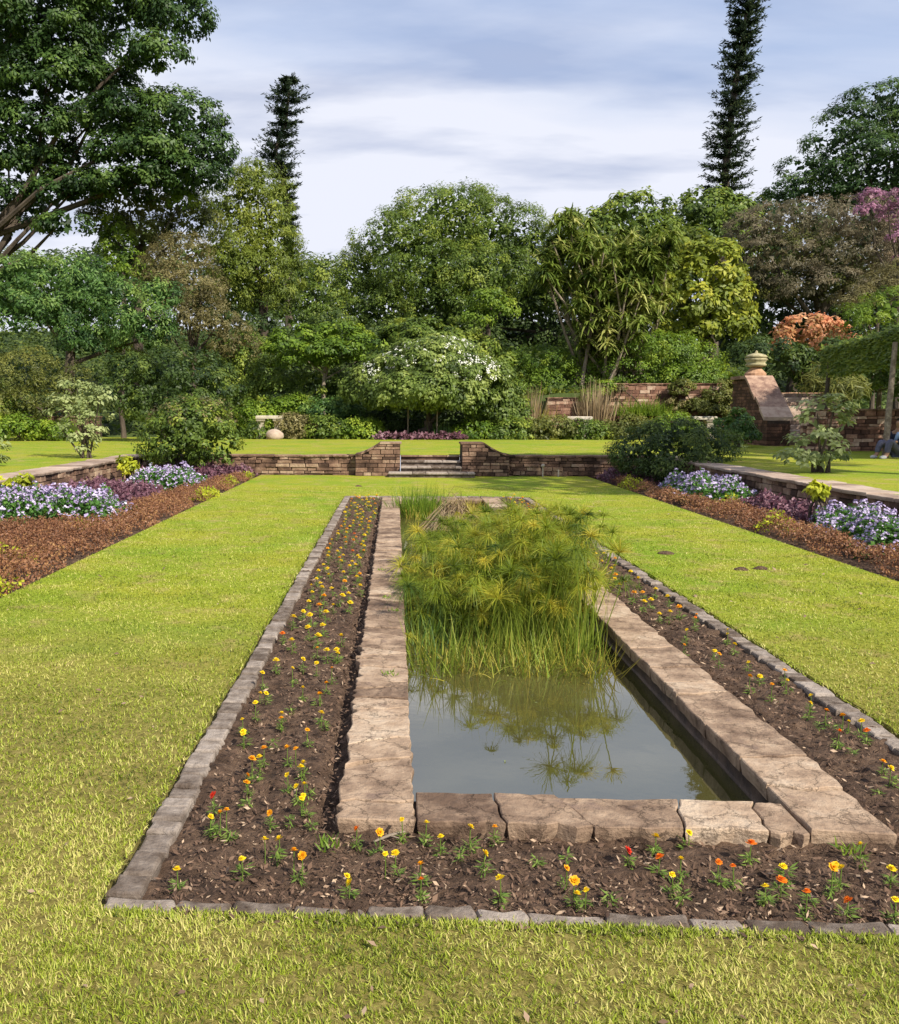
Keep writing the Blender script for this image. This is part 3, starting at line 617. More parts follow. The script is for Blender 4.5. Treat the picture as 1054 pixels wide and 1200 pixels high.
# right bed
patch('rust_groundcover', 'low rust-red ground cover along the lawn edge of the right bed', 'ground cover', [(4.95, 7.2), (4.9, 14), (4.85, 20.8), (5.2, 20.9), (5.35, 15.4), (5.7, 15.0), (5.6, 12.9), (5.4, 10.2), (6.3, 9.9), (6.3, 7)], .22, 'rust', 3800, .030, 51)
patch('flower_patch', 'lavender floss flowers in the right bed in front of the dark shrub', 'flowers', [(5.15, 15.6), (6.3, 15.5), (6.35, 18.2), (5.2, 18.4)], .4, 'agleaf', 1800, .07, 52, (620, ag[0], 7, .05), group='lavender flower patches')
patch('flower_patch', 'lavender floss flowers at the right edge of the photo', 'flowers', [(5.3, 10.3), (6.35, 10.2), (6.35, 12.9), (5.75, 12.9), (5.4, 11.5)], .38, 'agleaf', 2200, .055, 53, (640, ag[0], 7, .042), group='lavender flower patches')
patch('purple_groundcover', 'dusky purple foliage between the two lavender patches of the right bed', 'ground cover', [(5.7, 12.9), (6.3, 12.6), (6.3, 15.5), (5.6, 15.3)], .3, 'purple', 2000, .06, 54)
patch('purple_groundcover', 'dark purple foliage at the far end of the right bed', 'ground cover', [(4.9, 20.6), (5.9, 20.0), (5.9, 22.2), (4.9, 22.3)], .25, 'purple', 900, .08, 55)
for k, (x, y, rx, ry, h) in enumerate([(5.05, 19.3, .25, .7, .26), (5.15, 12.4, .3, .3, .27), (5.5, 15.2, .3, .22, .28)]):
    patch('lime_groundcover', ['lime-green cushion at the far lawn corner of the right bed', 'lime-green cushion amid the rust ground cover of the right bed', 'lime-green cushion beside the farther lavender patch on the right'][k], 'ground cover', [(x, y), (rx, ry)], h, 'lime', 1500, .045, 60+k, group='lime green cushions')
# ------------------------------------------------------------------ shrubs
G_ = {}
def lm(key, a, b, c=None, **k): M[key] = mat_leaf(key+'_leaf', a, b, c, **k)
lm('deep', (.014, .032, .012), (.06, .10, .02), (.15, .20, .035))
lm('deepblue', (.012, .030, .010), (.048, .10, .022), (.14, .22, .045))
lm('mid', (.022, .045, .008), (.12, .185, .026), (.30, .35, .05))
lm('teal', (.018, .050, .016), (.09, .18, .04), (.24, .34, .08))
lm('bright', (.05, .10, .012), (.15, .24, .022), (.30, .38, .04))
lm('olive', (.045, .058, .014), (.13, .15, .032), (.24, .24, .055))
lm('yelgreen', (.06, .085, .012), (.20, .25, .025), (.42, .42, .05))
lm('willow', (.045, .075, .012), (.155, .205, .028), (.32, .36, .06))
lm('rosy', (.03, .055, .014), (.135, .195, .035), (.32, .38, .10))
lm('khaki', (.06, .052, .02), (.17, .15, .055), (.30, .26, .11))
lm('brown', (.045, .045, .022), (.15, .13, .07), (.28, .22, .14))
lm('orange', (.20, .16, .04), (.66, .30, .15), (.85, .55, .30))
lm('magenta', (.08, .06, .06), (.30, .14, .20), (.50, .25, .38))
lm('pale', (.10, .14, .05), (.26, .31, .11), (.42, .46, .22))
lm('white', (.6, .62, .5), (.8, .8, .72), (.9, .9, .85), noise=.1, trans=.1)
lm('reed', (.07, .11, .012), (.20, .27, .03), (.38, .38, .07), nscale=1.5)
lm('reedgold', (.16, .13, .02), (.36, .31, .04), (.52, .44, .10), nscale=1.5)
lm('pap', (.045, .085, .008), (.21, .27, .018), (.48, .42, .045), nscale=2.2, noise=.7)
lm('papgold', (.10, .12, .012), (.33, .29, .03), (.55, .45, .08), nscale=2.2)
lm('straw', (.12, .08, .04), (.28, .20, .11), (.45, .36, .22), trans=.1)
def shrub(name, label, Y, LB, mat, base_z=.5, seed=1, group=None, cat='shrub', stems=True, deep=.8, **kw):
    rng = np.random.default_rng(seed); lobes = px_lobes(Y, LB, deep); cx = np.mean([c[0] for c, r in lobes])
    b = np.array([cx, Y, base_z]); root = empty(name, b); tag(root, label, cat, group)
    a = dict(pr=.22, cover=1.7, lp=45, L=.09, Wr=.5, core=.5, back=.5, bottom=-.9, floor=base_z+.02); a.update(kw)
    V, t = crown_quads(rng, lobes, **a); quads('foliage', V-b, 0, M[mat], root, tint=t)
    if stems:
        mb = MB()
        for k in range(7):
            c, r = lobes[k % len(lobes)]; e = (c-b)+rng.normal(0, .25, 3)*r; s = np.array([rng.normal(0, .08), rng.normal(0, .08), -.05])
            mb.tube([s, s*.4+e*.5+rng.normal(0, .04, 3), e], [.03, .022, .008], 5)
        mb.build('stem', M['bark'], root)
    return root
shrub('round_shrub', 'round green shrub with reddish tips at the far end of the left bed', 21.4, [(225, 500, 48, 30), (200, 515, 35, 26, -.3), (248, 518, 34, 26, -.3), (222, 488, 36, 20, .2)], 'mid', 0, 71, L=.1, pr=.2)
tips = shrub('round_shrub_tips', '', 21.4, [(225, 492, 50, 24, .1)], 'khaki', 0, 72, L=.09, pr=.18, lp=14, stems=False, core=0, bottom=0)
def adopt(src, dst, newname):
    """move the children of src under dst and drop src"""
    for c in list(src.children):
        off = Vector(src.location)-Vector(dst.location)
        c.parent = dst; c.location = Vector(c.location)+off; c.name = newname; c['kind'] = 'stuff'
    bpy.data.objects.remove(src)
adopt(tips, bpy.data.objects['round_shrub'], 'flowering_tips')
shrub('dark_shrub', 'large dark green feathery shrub against the wall at the far end of the right bed', 20.6, [(785, 525, 60, 28), (745, 535, 30, 22, .2), (835, 528, 30, 24, .2), (790, 508, 45, 16, .3), (800, 545, 50, 16, -.4)], 'deep', 0, 73, L=.085, Wr=.3, pr=.22, lp=70)
def sapling(name, label, Y, cx, base_py, pts, mat, bz, seed):
    return shrub(name, label, Y, pts, mat, bz, seed, cat='shrub', L=.13, Wr=.55, pr=.2, cover=1.1, lp=26, core=.12, upb=.8, flat=.5)
sapling('variegated_shrub', 'open pale-leaved young shrub standing on the raised lawn at far left', 20.9, 95, 537, [(95, 505, 24, 24), (110, 480, 20, 22), (90, 455, 24, 14, .3), (72, 485, 14, 20), (122, 462, 16, 10)], 'pale', .5, 74)
sapling('variegated_shrub', 'open pale-leaved young shrub standing behind the right wall', 16.8, 960, 555, [(960, 520, 32, 24), (965, 490, 26, 20), (985, 505, 14, 16), (935, 530, 22, 18), (980, 475, 14, 12)], 'pale', .5, 75)
sapling('variegated_shrub', 'small pale-leaved shrub cut by the left edge of the photo', 17.5, 0, 530, [(-4, 528, 10, 10), (-12, 518, 14, 12)], 'pale', .5, 76)
for k, (px, py, Y, lab) in enumerate([(148, 545, 19.3, 'small lime-yellow bush against the left side wall'), (24, 566, 14.0, 'small yellow-green bush beside the largest lavender patch'), (-3, 568, 14.1, 'small yellow-green bush cut by the left edge of the photo'), (958, 572, 12.9, 'tiny bright yellow-green plant in front of the right side wall')]):
    r = 10 if k < 3 else 5
    shrub('lime_bush', lab, Y, [(px, py, r, r*.9), (px+r*.7, py+3, r*.6, r*.6)], 'lime', 0, 80+k, group='small lime bushes', L=.1, pr=.1, lp=30)
# low shrub row behind the raised lawn
row = [(300, 505, 18, 10, 'mid', 'low green shrub left of the stone bench'), (345, 500, 22, 14, 'khaki', 'low shrub with reddish twigs right of the left stone bench'), (380, 502, 24, 14, 'mid', 'low leafy shrub in the row left of the white-flowered tree'), (420, 504, 26, 13, 'bright', 'low bright shrub just left of the white-flowered tree'),
       (560, 507, 26, 11, 'bright', 'low bright shrub just right of the white-flowered tree'), (600, 505, 26, 13, 'mid', 'low shrub in front of the brown reeds'), (645, 503, 28, 14, 'olive', 'low shrub in front of the middle stone bench'), (690, 505, 28, 12, 'mid', 'low shrub right of the middle stone bench'), (735, 503, 28, 14, 'olive', 'low shrub below the grass tuft on the stone wall'), (785, 500, 28, 13, 'bright', 'low bright shrub left of the right stone bench')]
for k, (px, py, rx, rz, mt, lab) in enumerate(row):
    shrub('low_shrub', lab, 36.3, [(px, py, rx, rz), (px-rx*.5, py+4, rx*.6, rz*.7, -.2), (px+rx*.5, py+3, rx*.6, rz*.75, -.2)], mt, .5, 90+k, group='low shrubs behind the raised lawn', L=.15, pr=.28, stems=False, lp=40)
patch('purple_edging', 'strip of dark purple foliage under the white-flowered tree', 'ground cover', [(-.8, 35.2), (2.8, 35.2), (2.8, 35.9), (-.8, 35.9)], .22, 'purple', 500, .16, 101, z0=.5)
# small cut-leaf hedge left
for k, (px, py, rx, rz, Y, mt, lab) in enumerate([(15, 500, 30, 12, 33, 'bright', 'bright low plants at the far left of the raised lawn'), (60, 505, 26, 11, 33.4, 'bright', 'bright low plants behind the pale young shrub on the left'), (300, 488, 26, 16, 38.5, 'bright', 'bright green plants above the left stone bench'), (385, 482, 34, 14, 38.5, 'teal', 'dark bluish low plants behind the shrub row left of centre')]):
    shrub('leafy_plants', lab, Y, [(px, py, rx, rz), (px+rx*.5, py+2, rx*.7, rz*.8)], mt, .5, 105+k, group='bright leafy plants', L=.16, pr=.28, stems=False, lp=40)
# ------------------------------------------------------------------ background trees and large shrubs
T_ = tree
# big spreading tree, upper left
T_('spreading_tree', 'huge dark spreading tree filling the upper left corner', 'tree', 42, [(30, 30, 95, 38), (120, 15, 80, 34, 1), (205, 18, 42, 28), (175, 62, 38, 14, -1), (60, 95, 70, 26), (-40, 120, 60, 50), (130, 100, 34, 18, 1), (28, 150, 62, 24), (110, 140, 40, 18), (150, 130, 38, 18, -1), (205, 140, 52, 30), (165, 178, 62, 22), (235, 175, 36, 20), (60, 188, 50, 15, 1), (95, 215, 40, 14), (30, 240, 22, 9, 2), (70, 262, 30, 9, -1), (-60, 20, 80, 50), (60, -30, 120, 40), (-50, 215, 40, 20, 2), (160, 215, 60, 14), (215, 205, 50, 16), (10, 185, 40, 22), (-10, 225, 40, 14), (75, 225, 36, 12), (15, 265, 34, 8, 1), (60, 60, 60, 30), (0, 80, 50, 40)],
   M['deepblue'], base=-95, trunk_r=.55, seed=201, lr=.3, le=2, pr=.5, cover=2.6, lp=50, L=.25, flat=.6, core=.9, back=.4, upb=.5)
T_('willowy_tree', 'tall light green feathery tree in front of the left pine', 'tree', 48, [(290, 225, 34, 30), (275, 260, 34, 30), (312, 262, 30, 34), (258, 295, 30, 24, -1), (320, 300, 32, 34), (285, 320, 40, 30, -1), (330, 340, 26, 24), (255, 245, 22, 22), (300, 205, 26, 14), (300, 290, 46, 40, 1), (290, 345, 50, 30, .5), (325, 235, 18, 22), (340, 300, 18, 26)],
   M['willow'], base=315, trunk_r=.3, seed=202, le=2, pr=.5, cover=2.1, lp=60, L=.2, Wr=.3, hang=.7, core=1.0)
T_('rounded_tree', 'rounded olive tree under the dark spreading crown', 'tree', 45, [(150, 235, 45, 26), (195, 240, 42, 26), (120, 265, 30, 26), (165, 275, 40, 26, -.6), (225, 262, 32, 24)], M['olive'], base=160, trunk_r=.3, seed=203, pr=.45, lp=55, L=.2, core=.5)
T_('bright_tree', 'small bright green tree poking out left of the khaki tree', 'tree', 43, [(138, 290, 22, 22), (150, 315, 24, 20), (128, 262, 14, 10), (215, 235, 18, 10)], M['bright'], base=140, trunk_r=.15, seed=204, pr=.35, lp=50, L=.2)
T_('khaki_tree', 'brownish khaki tree with thin foliage, left of the willowy tree', 'tree', 41, [(210, 300, 38, 24), (190, 325, 32, 24), (235, 335, 34, 26, -.4), (225, 370, 42, 26), (255, 380, 32, 24), (200, 385, 28, 22), (275, 405, 28, 22)], M['khaki'], base=225, trunk_r=.2, seed=205, pr=.38, lp=60, L=.15, Wr=.3, core=.5)
T_('feathery_tree', 'bluish green feathery tree at the left edge below the sky gap', 'tree', 36, [(30, 325, 44, 22), (85, 325, 44, 24), (20, 365, 44, 28, -.5), (70, 368, 50, 30), (125, 350, 42, 26), (160, 375, 40, 26, -.4), (110, 395, 46, 24), (-20, 345, 44, 36), (185, 345, 22, 16), (180, 395, 26, 18)], M['teal'], base=75, trunk_r=.25, seed=206, le=3, pr=.4, cover=2.0, lp=50, L=.2, Wr=.35, core=1.0, hang=.5)
T_('small_tree', 'small green tree in the gap between the willowy and the domed tree', 'tree', 52, [(362, 325, 26, 22), (375, 350, 26, 26), (350, 365, 30, 26), (385, 378, 24, 20)], M['mid'], base=365, trunk_r=.2, seed=207, pr=.5, lp=55, L=.2, core=.6)
T_('domed_tree', 'large domed dark green tree in the middle of the background', 'tree', 58, [(525, 262, 72, 40), (470, 285, 55, 36, -1), (585, 278, 55, 38, -1), (430, 325, 42, 34), (620, 300, 38, 36), (500, 320, 58, 36, -3), (560, 325, 58, 38, -3), (408, 360, 26, 28), (450, 365, 46, 34, -2), (520, 370, 52, 30, -3), (625, 340, 36, 36), (540, 236, 34, 16, 1)],
   M['mid'], base=520, trunk_r=.5, seed=208, le=3, pr=.6, cover=2.0, lp=60, L=.24, Wr=.36, core=1.0, back=.15)
T_('bright_tree', 'lighter green leafy bough in front of the right of the domed tree', 'tree', 50, [(575, 352, 22, 12), (590, 362, 18, 10), (560, 372, 20, 10)], M['bright'], base=570, trunk_r=.15, seed=209, pr=.35, lp=50, L=.2, core=.5)
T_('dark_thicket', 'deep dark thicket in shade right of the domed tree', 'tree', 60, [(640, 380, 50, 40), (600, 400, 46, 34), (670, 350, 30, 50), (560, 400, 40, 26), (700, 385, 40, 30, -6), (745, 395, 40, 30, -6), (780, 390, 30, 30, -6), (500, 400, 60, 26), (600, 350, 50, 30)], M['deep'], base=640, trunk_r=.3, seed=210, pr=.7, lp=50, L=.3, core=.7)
T_('glossy_tree', 'rounded dark glossy tree behind the strap-leaved tree', 'tree', 56, [(745, 262, 42, 32), (715, 285, 34, 30), (770, 290, 34, 30), (690, 275, 24, 24), (735, 320, 55, 34, 1)], M['mid'], base=745, trunk_r=.4, seed=211, pr=.55, lp=40, L=.36, Wr=.6, core=.6)
T_('glossy_tree', 'rounded dark glossy tree at the foot of the tall right pine', 'tree', 62, [(835, 250, 38, 24), (810, 262, 26, 26), (862, 262, 26, 18), (830, 290, 46, 26)], M['mid'], base=835, trunk_r=.4, seed=212, pr=.55, lp=40, L=.36, Wr=.6, core=.6)
T_('broadleaf_tree', 'yellow-green large-leaved tree right of the strap-leaved tree', 'tree', 44, [(830, 315, 40, 30), (805, 300, 32, 26, 1), (845, 350, 34, 28), (812, 350, 38, 30, -.4), (835, 382, 36, 22), (862, 378, 20, 18), (790, 335, 26, 30), (800, 385, 28, 20)], M['yelgreen'], base=825, trunk_r=.25, seed=213, pr=.42, lp=32, L=.34, Wr=.5, core=.5)
T_('feathered_tree', 'wide brownish feathery tree spreading below the far right crown', 'tree', 50, [(930, 262, 62, 24), (1000, 255, 48, 22), (885, 275, 38, 20), (905, 305, 50, 26, -1), (975, 300, 62, 30, -1), (1040, 290, 40, 32), (950, 335, 60, 26, -.6), (1030, 330, 46, 26), (890, 330, 36, 22), (1090, 280, 50, 50)], M['brown'], base=960, trunk_r=.35, seed=214, pr=.5, lp=62, L=.2, Wr=.25, flat=.5, core=.5)
under = T_('feathered_under', '', 'x', 50.5, [(930, 300, 60, 26), (985, 335, 60, 30), (900, 335, 40, 26), (1040, 320, 40, 30)], M['olive'], base=960, seed=215, trunk=False, pr=.5, lp=50, L=.22, Wr=.25)
adopt(under, bpy.data.objects['feathered_tree'], 'crown')
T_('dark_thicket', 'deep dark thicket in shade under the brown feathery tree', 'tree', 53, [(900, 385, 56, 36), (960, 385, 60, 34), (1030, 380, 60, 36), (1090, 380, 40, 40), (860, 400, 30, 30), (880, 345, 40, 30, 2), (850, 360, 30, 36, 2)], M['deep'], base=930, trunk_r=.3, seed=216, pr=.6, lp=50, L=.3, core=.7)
T_('layered_tree', 'flat-topped layered dark tree at the upper right', 'tree', 72, [(1040, 118, 50, 14), (1005, 140, 42, 14), (1060, 150, 60, 18), (990, 165, 45, 15, -1), (1045, 180, 65, 18, -2), (965, 195, 45, 16), (1020, 205, 60, 18, -2), (940, 220, 34, 16), (985, 228, 60, 18, -1), (1060, 225, 60, 25), (1110, 140, 50, 40)], M['deepblue'], base=1050, trunk_r=.6, seed=217, pr=.75, cover=1.5, lp=55, L=.32, Wr=.4, flat=.5, core=.5, upb=.6)
T_('purple_tree', 'pink-purple flowering tree at the right edge', 'tree', 47, [(1040, 232, 28, 9), (1062, 248, 24, 14), (1048, 300, 10, 8), (1020, 248, 14, 8), (1052, 275, 10, 16)], M['magenta'], base=1058, trunk_r=.2, seed=218, pr=.3, lp=34, L=.18, core=.3, cover=1.0)
# shrubs on the hill
def hs(name, label, Y, LB, mat, seed, cat='shrub', **k):
    a = dict(pr=.34, lp=48, L=.17, core=.5, cover=1.6); a.update(k)
    return tree(name, label, cat, Y, LB, M[mat], seed=seed, trunk_r=.1, limbs=True, crown='foliage', **a)
hs('orange_shrub', 'orange-red leaved shrub between the brick wall and the brown tree', 40, [(945, 388, 26, 16), (970, 392, 22, 14), (925, 395, 16, 12), (950, 402, 34, 10), (988, 402, 14, 9)], 'orange', 301, L=.26, lp=34)
hs('feathery_shrub', 'fresh green feathery shrub at the right edge above the pergola', 38, [(1010, 375, 24, 20), (1040, 365, 30, 26), (1060, 385, 30, 20)], 'bright', 302, L=.2, Wr=.2)
hs('feathery_shrub', 'dull brown feathery shrub at the right edge beside the pink flowers', 42, [(1035, 335, 28, 18), (1055, 320, 20, 20), (1005, 350, 26, 12)], 'khaki', 303, L=.16, Wr=.3)
hs('dark_bush', 'dark green bush behind the round shrub of the left bed', 33, [(200, 440, 60, 32), (160, 460, 40, 34), (240, 455, 42, 32), (205, 475, 60, 26), (150, 430, 26, 16)], 'deep', 304)
hs('dark_bush', 'olive bush at the left edge of the photo behind the pale shrub', 34, [(30, 440, 46, 30), (75, 450, 36, 28), (-5, 455, 36, 36), (40, 475, 56, 20), (110, 470, 26, 22)], 'olive', 305, L=.13, Wr=.35)
hs('dark_bush', 'broad dark bush left of the flat-topped tree', 42, [(285, 420, 36, 30), (250, 430, 34, 26), (310, 445, 34, 24), (262, 455, 38, 20)], 'mid', 306)
hs('dark_bush', 'small round green bush in front of the brown tree on the left', 37, [(150, 418, 22, 10), (135, 405, 14, 10)], 'yelgreen', 307)
hs('flat_topped_tree', 'low flat-topped fresh green tree with pale stems left of the white-flowered tree', 40, [(355, 392, 34, 9), (395, 388, 28, 9), (340, 405, 30, 10, -.3), (380, 410, 42, 10, -.4), (415, 402, 34, 12), (360, 422, 34, 8), (428, 418, 20, 12)], 'bright', 308, cat='tree', bark='palebark', flat=.45, upb=.8, L=.22)
hs('green_thicket', 'dense green bush between the flat-topped tree and the domed tree', 46, [(400, 400, 44, 36), (350, 440, 50, 30), (420, 440, 50, 34), (450, 410, 40, 30), (300, 400, 40, 40)], 'deep', 309, L=.2, pr=.45)
hs('green_thicket', 'dark leafy bush right behind the white-flowered tree', 44, [(490, 395, 40, 18), (540, 410, 44, 20), (460, 420, 30, 18), (580, 440, 40, 26)], 'mid', 310, L=.24)
hs('bank_creeper', 'bright green creeper covering the bank right of the white-flowered tree', 44, [(640, 425, 48, 18), (600, 438, 36, 20), (690, 430, 40, 16), (650, 450, 60, 20), (700, 450, 40, 16)], 'bright', 311, L=.14, lp=60)
hs('bank_creeper', 'bright green creeper mounding over the right end of the red stone wall', 42.5, [(770, 415, 46, 24), (740, 435, 40, 20), (805, 425, 36, 26), (835, 445, 26, 20), (790, 445, 54, 20), (820, 465, 24, 14)], 'bright', 312, L=.14, lp=60)
hs('leafy_bush', 'leafy bush at the right of the white-flowered tree', 37.3, [(590, 460, 24, 30), (575, 485, 26, 22), (605, 485, 18, 20)], 'mid', 313, L=.17)
hs('spiky_bush', 'light green spiky bush in front of the pergola', 33, [(965, 445, 22, 14), (985, 455, 22, 18)], 'olive', 314, L=.4, Wr=.12, lp=30)
hs('dark_hedge', 'tall dark shaded hedge behind the pergola', 36, [(980, 440, 40, 40), (1040, 430, 50, 40), (1090, 440, 40, 50), (920, 425, 30, 14), (900, 415, 40, 16)], 'deep', 315, L=.2)
hs('wall_creeper', 'dark green creeper at the foot of the sloping brick wall', 28.7, [(862, 498, 18, 16), (868, 510, 20, 9)], 'teal', 316, L=.14, pr=.2)
hs('wall_creeper', 'olive creeper spilling over the right end of the red stone wall', 39.5, [(845, 462, 18, 16), (822, 478, 22, 10), (850, 482, 16, 12), (800, 455, 14, 7)], 'olive', 330, L=.14, pr=.2)
hs('wall_creeper', 'green creeper hanging over the step in the red stone wall', 39.5, [(705, 455, 12, 9), (690, 468, 9, 10)], 'bright', 331, L=.13, pr=.18)
hs('wall_creeper', 'small rusty creeper growing on the middle of the red stone wall', 39.5, [(790, 475, 10, 9), (730, 456, 10, 4)], 'khaki', 332, L=.13, pr=.16)
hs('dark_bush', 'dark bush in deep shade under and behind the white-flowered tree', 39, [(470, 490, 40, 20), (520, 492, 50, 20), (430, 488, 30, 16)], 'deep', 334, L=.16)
hs('thicket', 'shaded green thicket behind the low shrubs left of centre', 41, [(440, 460, 40, 30), (380, 455, 44, 22), (330, 460, 40, 20)], 'mid', 317, L=.18)
for k, (px, py, rx, rz, mt, lab) in enumerate([(250, 478, 40, 14, 'mid', 'green bush between the dark bush and the left stone bench'), (330, 478, 34, 10, 'bright', 'grassy green bank right above the left stone bench'), (-30, 480, 50, 40, 'mid', 'green bush beyond the left edge of the raised lawn')]):
    hs('hill_bush', lab, 39.5 if k < 2 else 34, [(px, py, rx, rz), (px+rx*.4, py-3, rx*.6, rz*.9)], mt, 320+k, L=.16)
# white-flowered standard tree
def rose_tree():
    L = [(500, 432, 58, 30), (458, 448, 42, 28), (548, 446, 48, 28, -.3), (500, 455, 58, 24, -.8), (430, 458, 24, 20), (575, 468, 30, 30), (520, 410, 34, 14, .3), (592, 486, 18, 22), (470, 462, 40, 16, -.9), (530, 464, 40, 16, -.9)]
    r = tree('flowering_tree', 'umbrella-shaped tree dotted with white flowers in the middle of the garden', 'tree', 37.0, L, M['rosy'], base=496, trunk_r=.22, seed=401, limbs=True, le=3, pr=.32, cover=2.2, lp=55, L=.19, Wr=.55, hang=.6, core=1.0, bottom=-.8)
    rng = np.random.default_rng(402); lobes = px_lobes(37.0, L[:3]+L[6:7]); b = np.array(r.location); n = 330; out = []; 
    for c, rr in lobes:
        d = rdir(rng, n//3); d[:, 2] = np.abs(d[:, 2]); d[:, 1] = -np.abs(d[:, 1]); p = c+d*rr*1.04
        q = 7; pp = np.repeat(p, q, 0)+rdir(rng, len(p)*q)*.05; out.append(leafquads(pp, unit(np.repeat(d, q, 0)+rdir(rng, len(pp))*.6), rdir(rng, len(pp)), .06, .045))
    V = np.concatenate(out).reshape(-1, 3)-b; quads('blossom', V, 0, M['white'], r, tint=np.full(len(V)//4, .5))
    for px, lab in ((478, 'thin pale support stake left of the flowering tree trunk'), (512, 'thin pale support stake right of the flowering tree trunk')):
        s = D(px, 515, 36.2); mb = MB(); mb.tube([(0, 0, 0), (0.01, 0, 1.35), (.0, 0, 1.9)], [.03, .028, .024], 7); k = mb.build('garden_stake', M['palebark']); k.location = (s[0], 36.2, .5); tag(k, lab, 'stake', 'stakes under the flowering tree')
rose_tree()
# ------------------------------------------------------------------ column pines
def pine(name, label, Y, axis, seed, rad, zb):
    """axis: list of (px, py, half-width px) from foot to top"""
    rng = np.random.default_rng(seed); A = [(D(px, py, Y), w*Y/F_PX) for px, py, w in axis]; b = A[0][0].copy(); root = empty(name, (b[0], Y, zb)); tag(root, label, 'tree', 'column pines on the skyline')
    o = np.array([b[0], Y, zb]); mb = MB(); pts = [np.array([0, 0, -.5])]+[a-o for a, w in A]; n = len(pts); mb.tube(pts, list(np.linspace(.34, .08, n)), 8); mb.build('trunk', M['bark'], root)
    Z = np.array([a[2] for a, w in A]); X = np.array([a[0] for a, w in A]); Wd = np.array([w for a, w in A]); out = []; tint = []
    z = Z[0]
    while z < Z[-1]:
        x = np.interp(z, Z, X); w = np.interp(z, Z, Wd)
        nb = 36; a = rng.uniform(0, 2*math.pi, nb); r = w*rng.uniform(.35, 1.12, nb)
        for ai, ri in zip(a, r*1.08):
            d = np.array([math.cos(ai), math.sin(ai), 0]); ns = 34; t = rng.random(ns)**.7
            base = np.array([x, Y, z+rng.normal(0, .07)])+d*ri*t[:, None]+UP*(.30*ri*(t**2))[:, None]*.8+rng.normal(0, .07, (ns, 3))*np.array([1, 1, .5])
            N = unit(UP+rdir(rng, ns)*.8); T = unit(d+rdir(rng, ns)*.8+UP*.3); ll = rng.uniform(.18, .4, ns); out.append(leafquads(base, N, T, ll, ll*.3)); tint.append(np.clip(rng.normal(.45, .2, ns), 0, 1))
        z += rng.uniform(.66, .95)
    quads('crown', np.concatenate(out).reshape(-1, 3)-o, 0, M['pinegreen'], root, tint=np.concatenate(tint))
lm('pinegreen', (.010, .022, .014), (.034, .055, .026), (.09, .115, .04))
pine('column_pine', 'tall leaning column pine cut off by the top of the photo on the right', 72, [(850, 260, 20), (852, 232, 24), (850, 205, 24), (853, 175, 26), (857, 140, 24), (862, 100, 24), (867, 70, 20), (872, 40, 18), (876, 15, 18), (880, 0, 24), (885, -30, 26), (888, -70, 20), (890, -100, 8)], 501, .5, 6)
pine('column_pine', 'shorter column pine with a bulging top behind the trees on the left', 76, [(338, 310, 8), (338, 270, 10), (336, 240, 12), (333, 215, 17), (328, 195, 24), (322, 180, 26), (327, 162, 20), (334, 148, 14), (336, 132, 22), (338, 115, 24), (338, 100, 19), (338, 95, 6)], 502, .5, 6)
# ------------------------------------------------------------------ strap-leaved tree
lm('strap', (.030, .055, .010), (.17, .24, .035), (.50, .50, .17))
def strap_tree():
    rng = np.random.default_rng(601); Y = 43; b = D(718, 440, Y); b[2] = gh(b[0], Y); root = empty('strap_leaved_tree', b); tag(root, 'many-headed tree with drooping strap leaves and pale stems, right of the domed tree', 'tree')
    heads = []
    for (px, py, rx, rz, n) in [(670, 275, 26, 24, 16), (700, 300, 34, 26, 26), (650, 320, 26, 14, 14), (690, 340, 30, 26, 22), (735, 330, 34, 34, 30), (765, 305, 30, 26, 20), (740, 365, 26, 22, 16), (700, 375, 22, 26, 12), (770, 340, 24, 24, 12), (640, 325, 18, 10, 6), (730, 395, 20, 12, 6), (690, 395, 14, 14, 5), (720, 412, 8, 8, 2), (775, 275, 20, 18, 10), (700, 400, 26, 16, 12), (735, 385, 30, 20, 14), (680, 360, 24, 26, 12), (760, 370, 24, 20, 10), (740, 285, 24, 20, 12), (665, 255, 16, 10, 5), (650, 300, 20, 14, 8)]:
        for k in range(int(n*2.3)):
            q = rdir(rng, 1)[0]*rng.random()**.4; heads.append(D(px+q[0]*rx, py-q[2]*rz, Y+q[1]*2.0+rng.uniform(-.5, .5)))
    heads = np.array(heads); nl = 34; P = np.repeat(heads, nl, 0)+rng.normal(0, .05, (len(heads)*nl, 3)); n = len(P)
    Dr = rdir(rng, n); Dr[:, 2] = np.abs(Dr[:, 2])*.9-.15; Dr = unit(Dr); V = strips(P, Dr, rng.uniform(.35, .72, n), rng.uniform(.07, .12, n), rng.uniform(.2, .9, n), 3, tip=.25)
    t = np.clip(np.repeat(rng.normal(.5, .18, len(heads)), nl)+rng.normal(0, .14, n), 0, 1); quads('crown', V.reshape(-1, 3)-b, 0, M['strap'], root, tint=np.repeat(t, 3))
    mb = MB(); 
    for k, h in enumerate(heads):
        if k % 9: continue
        e = h-b; s = np.array([rng.normal(0, .7), rng.normal(0, .4), .0]); m = np.array([s[0]*.5+e[0]*.5, s[1]*.5+e[1]*.5, e[2]*.45]); mb.tube([s-UP*.3, s*.7+m*.3, m, e], [.11, .09, .06, .03], 6)
    mb.build('trunk', M['palebark'], root)
strap_tree()
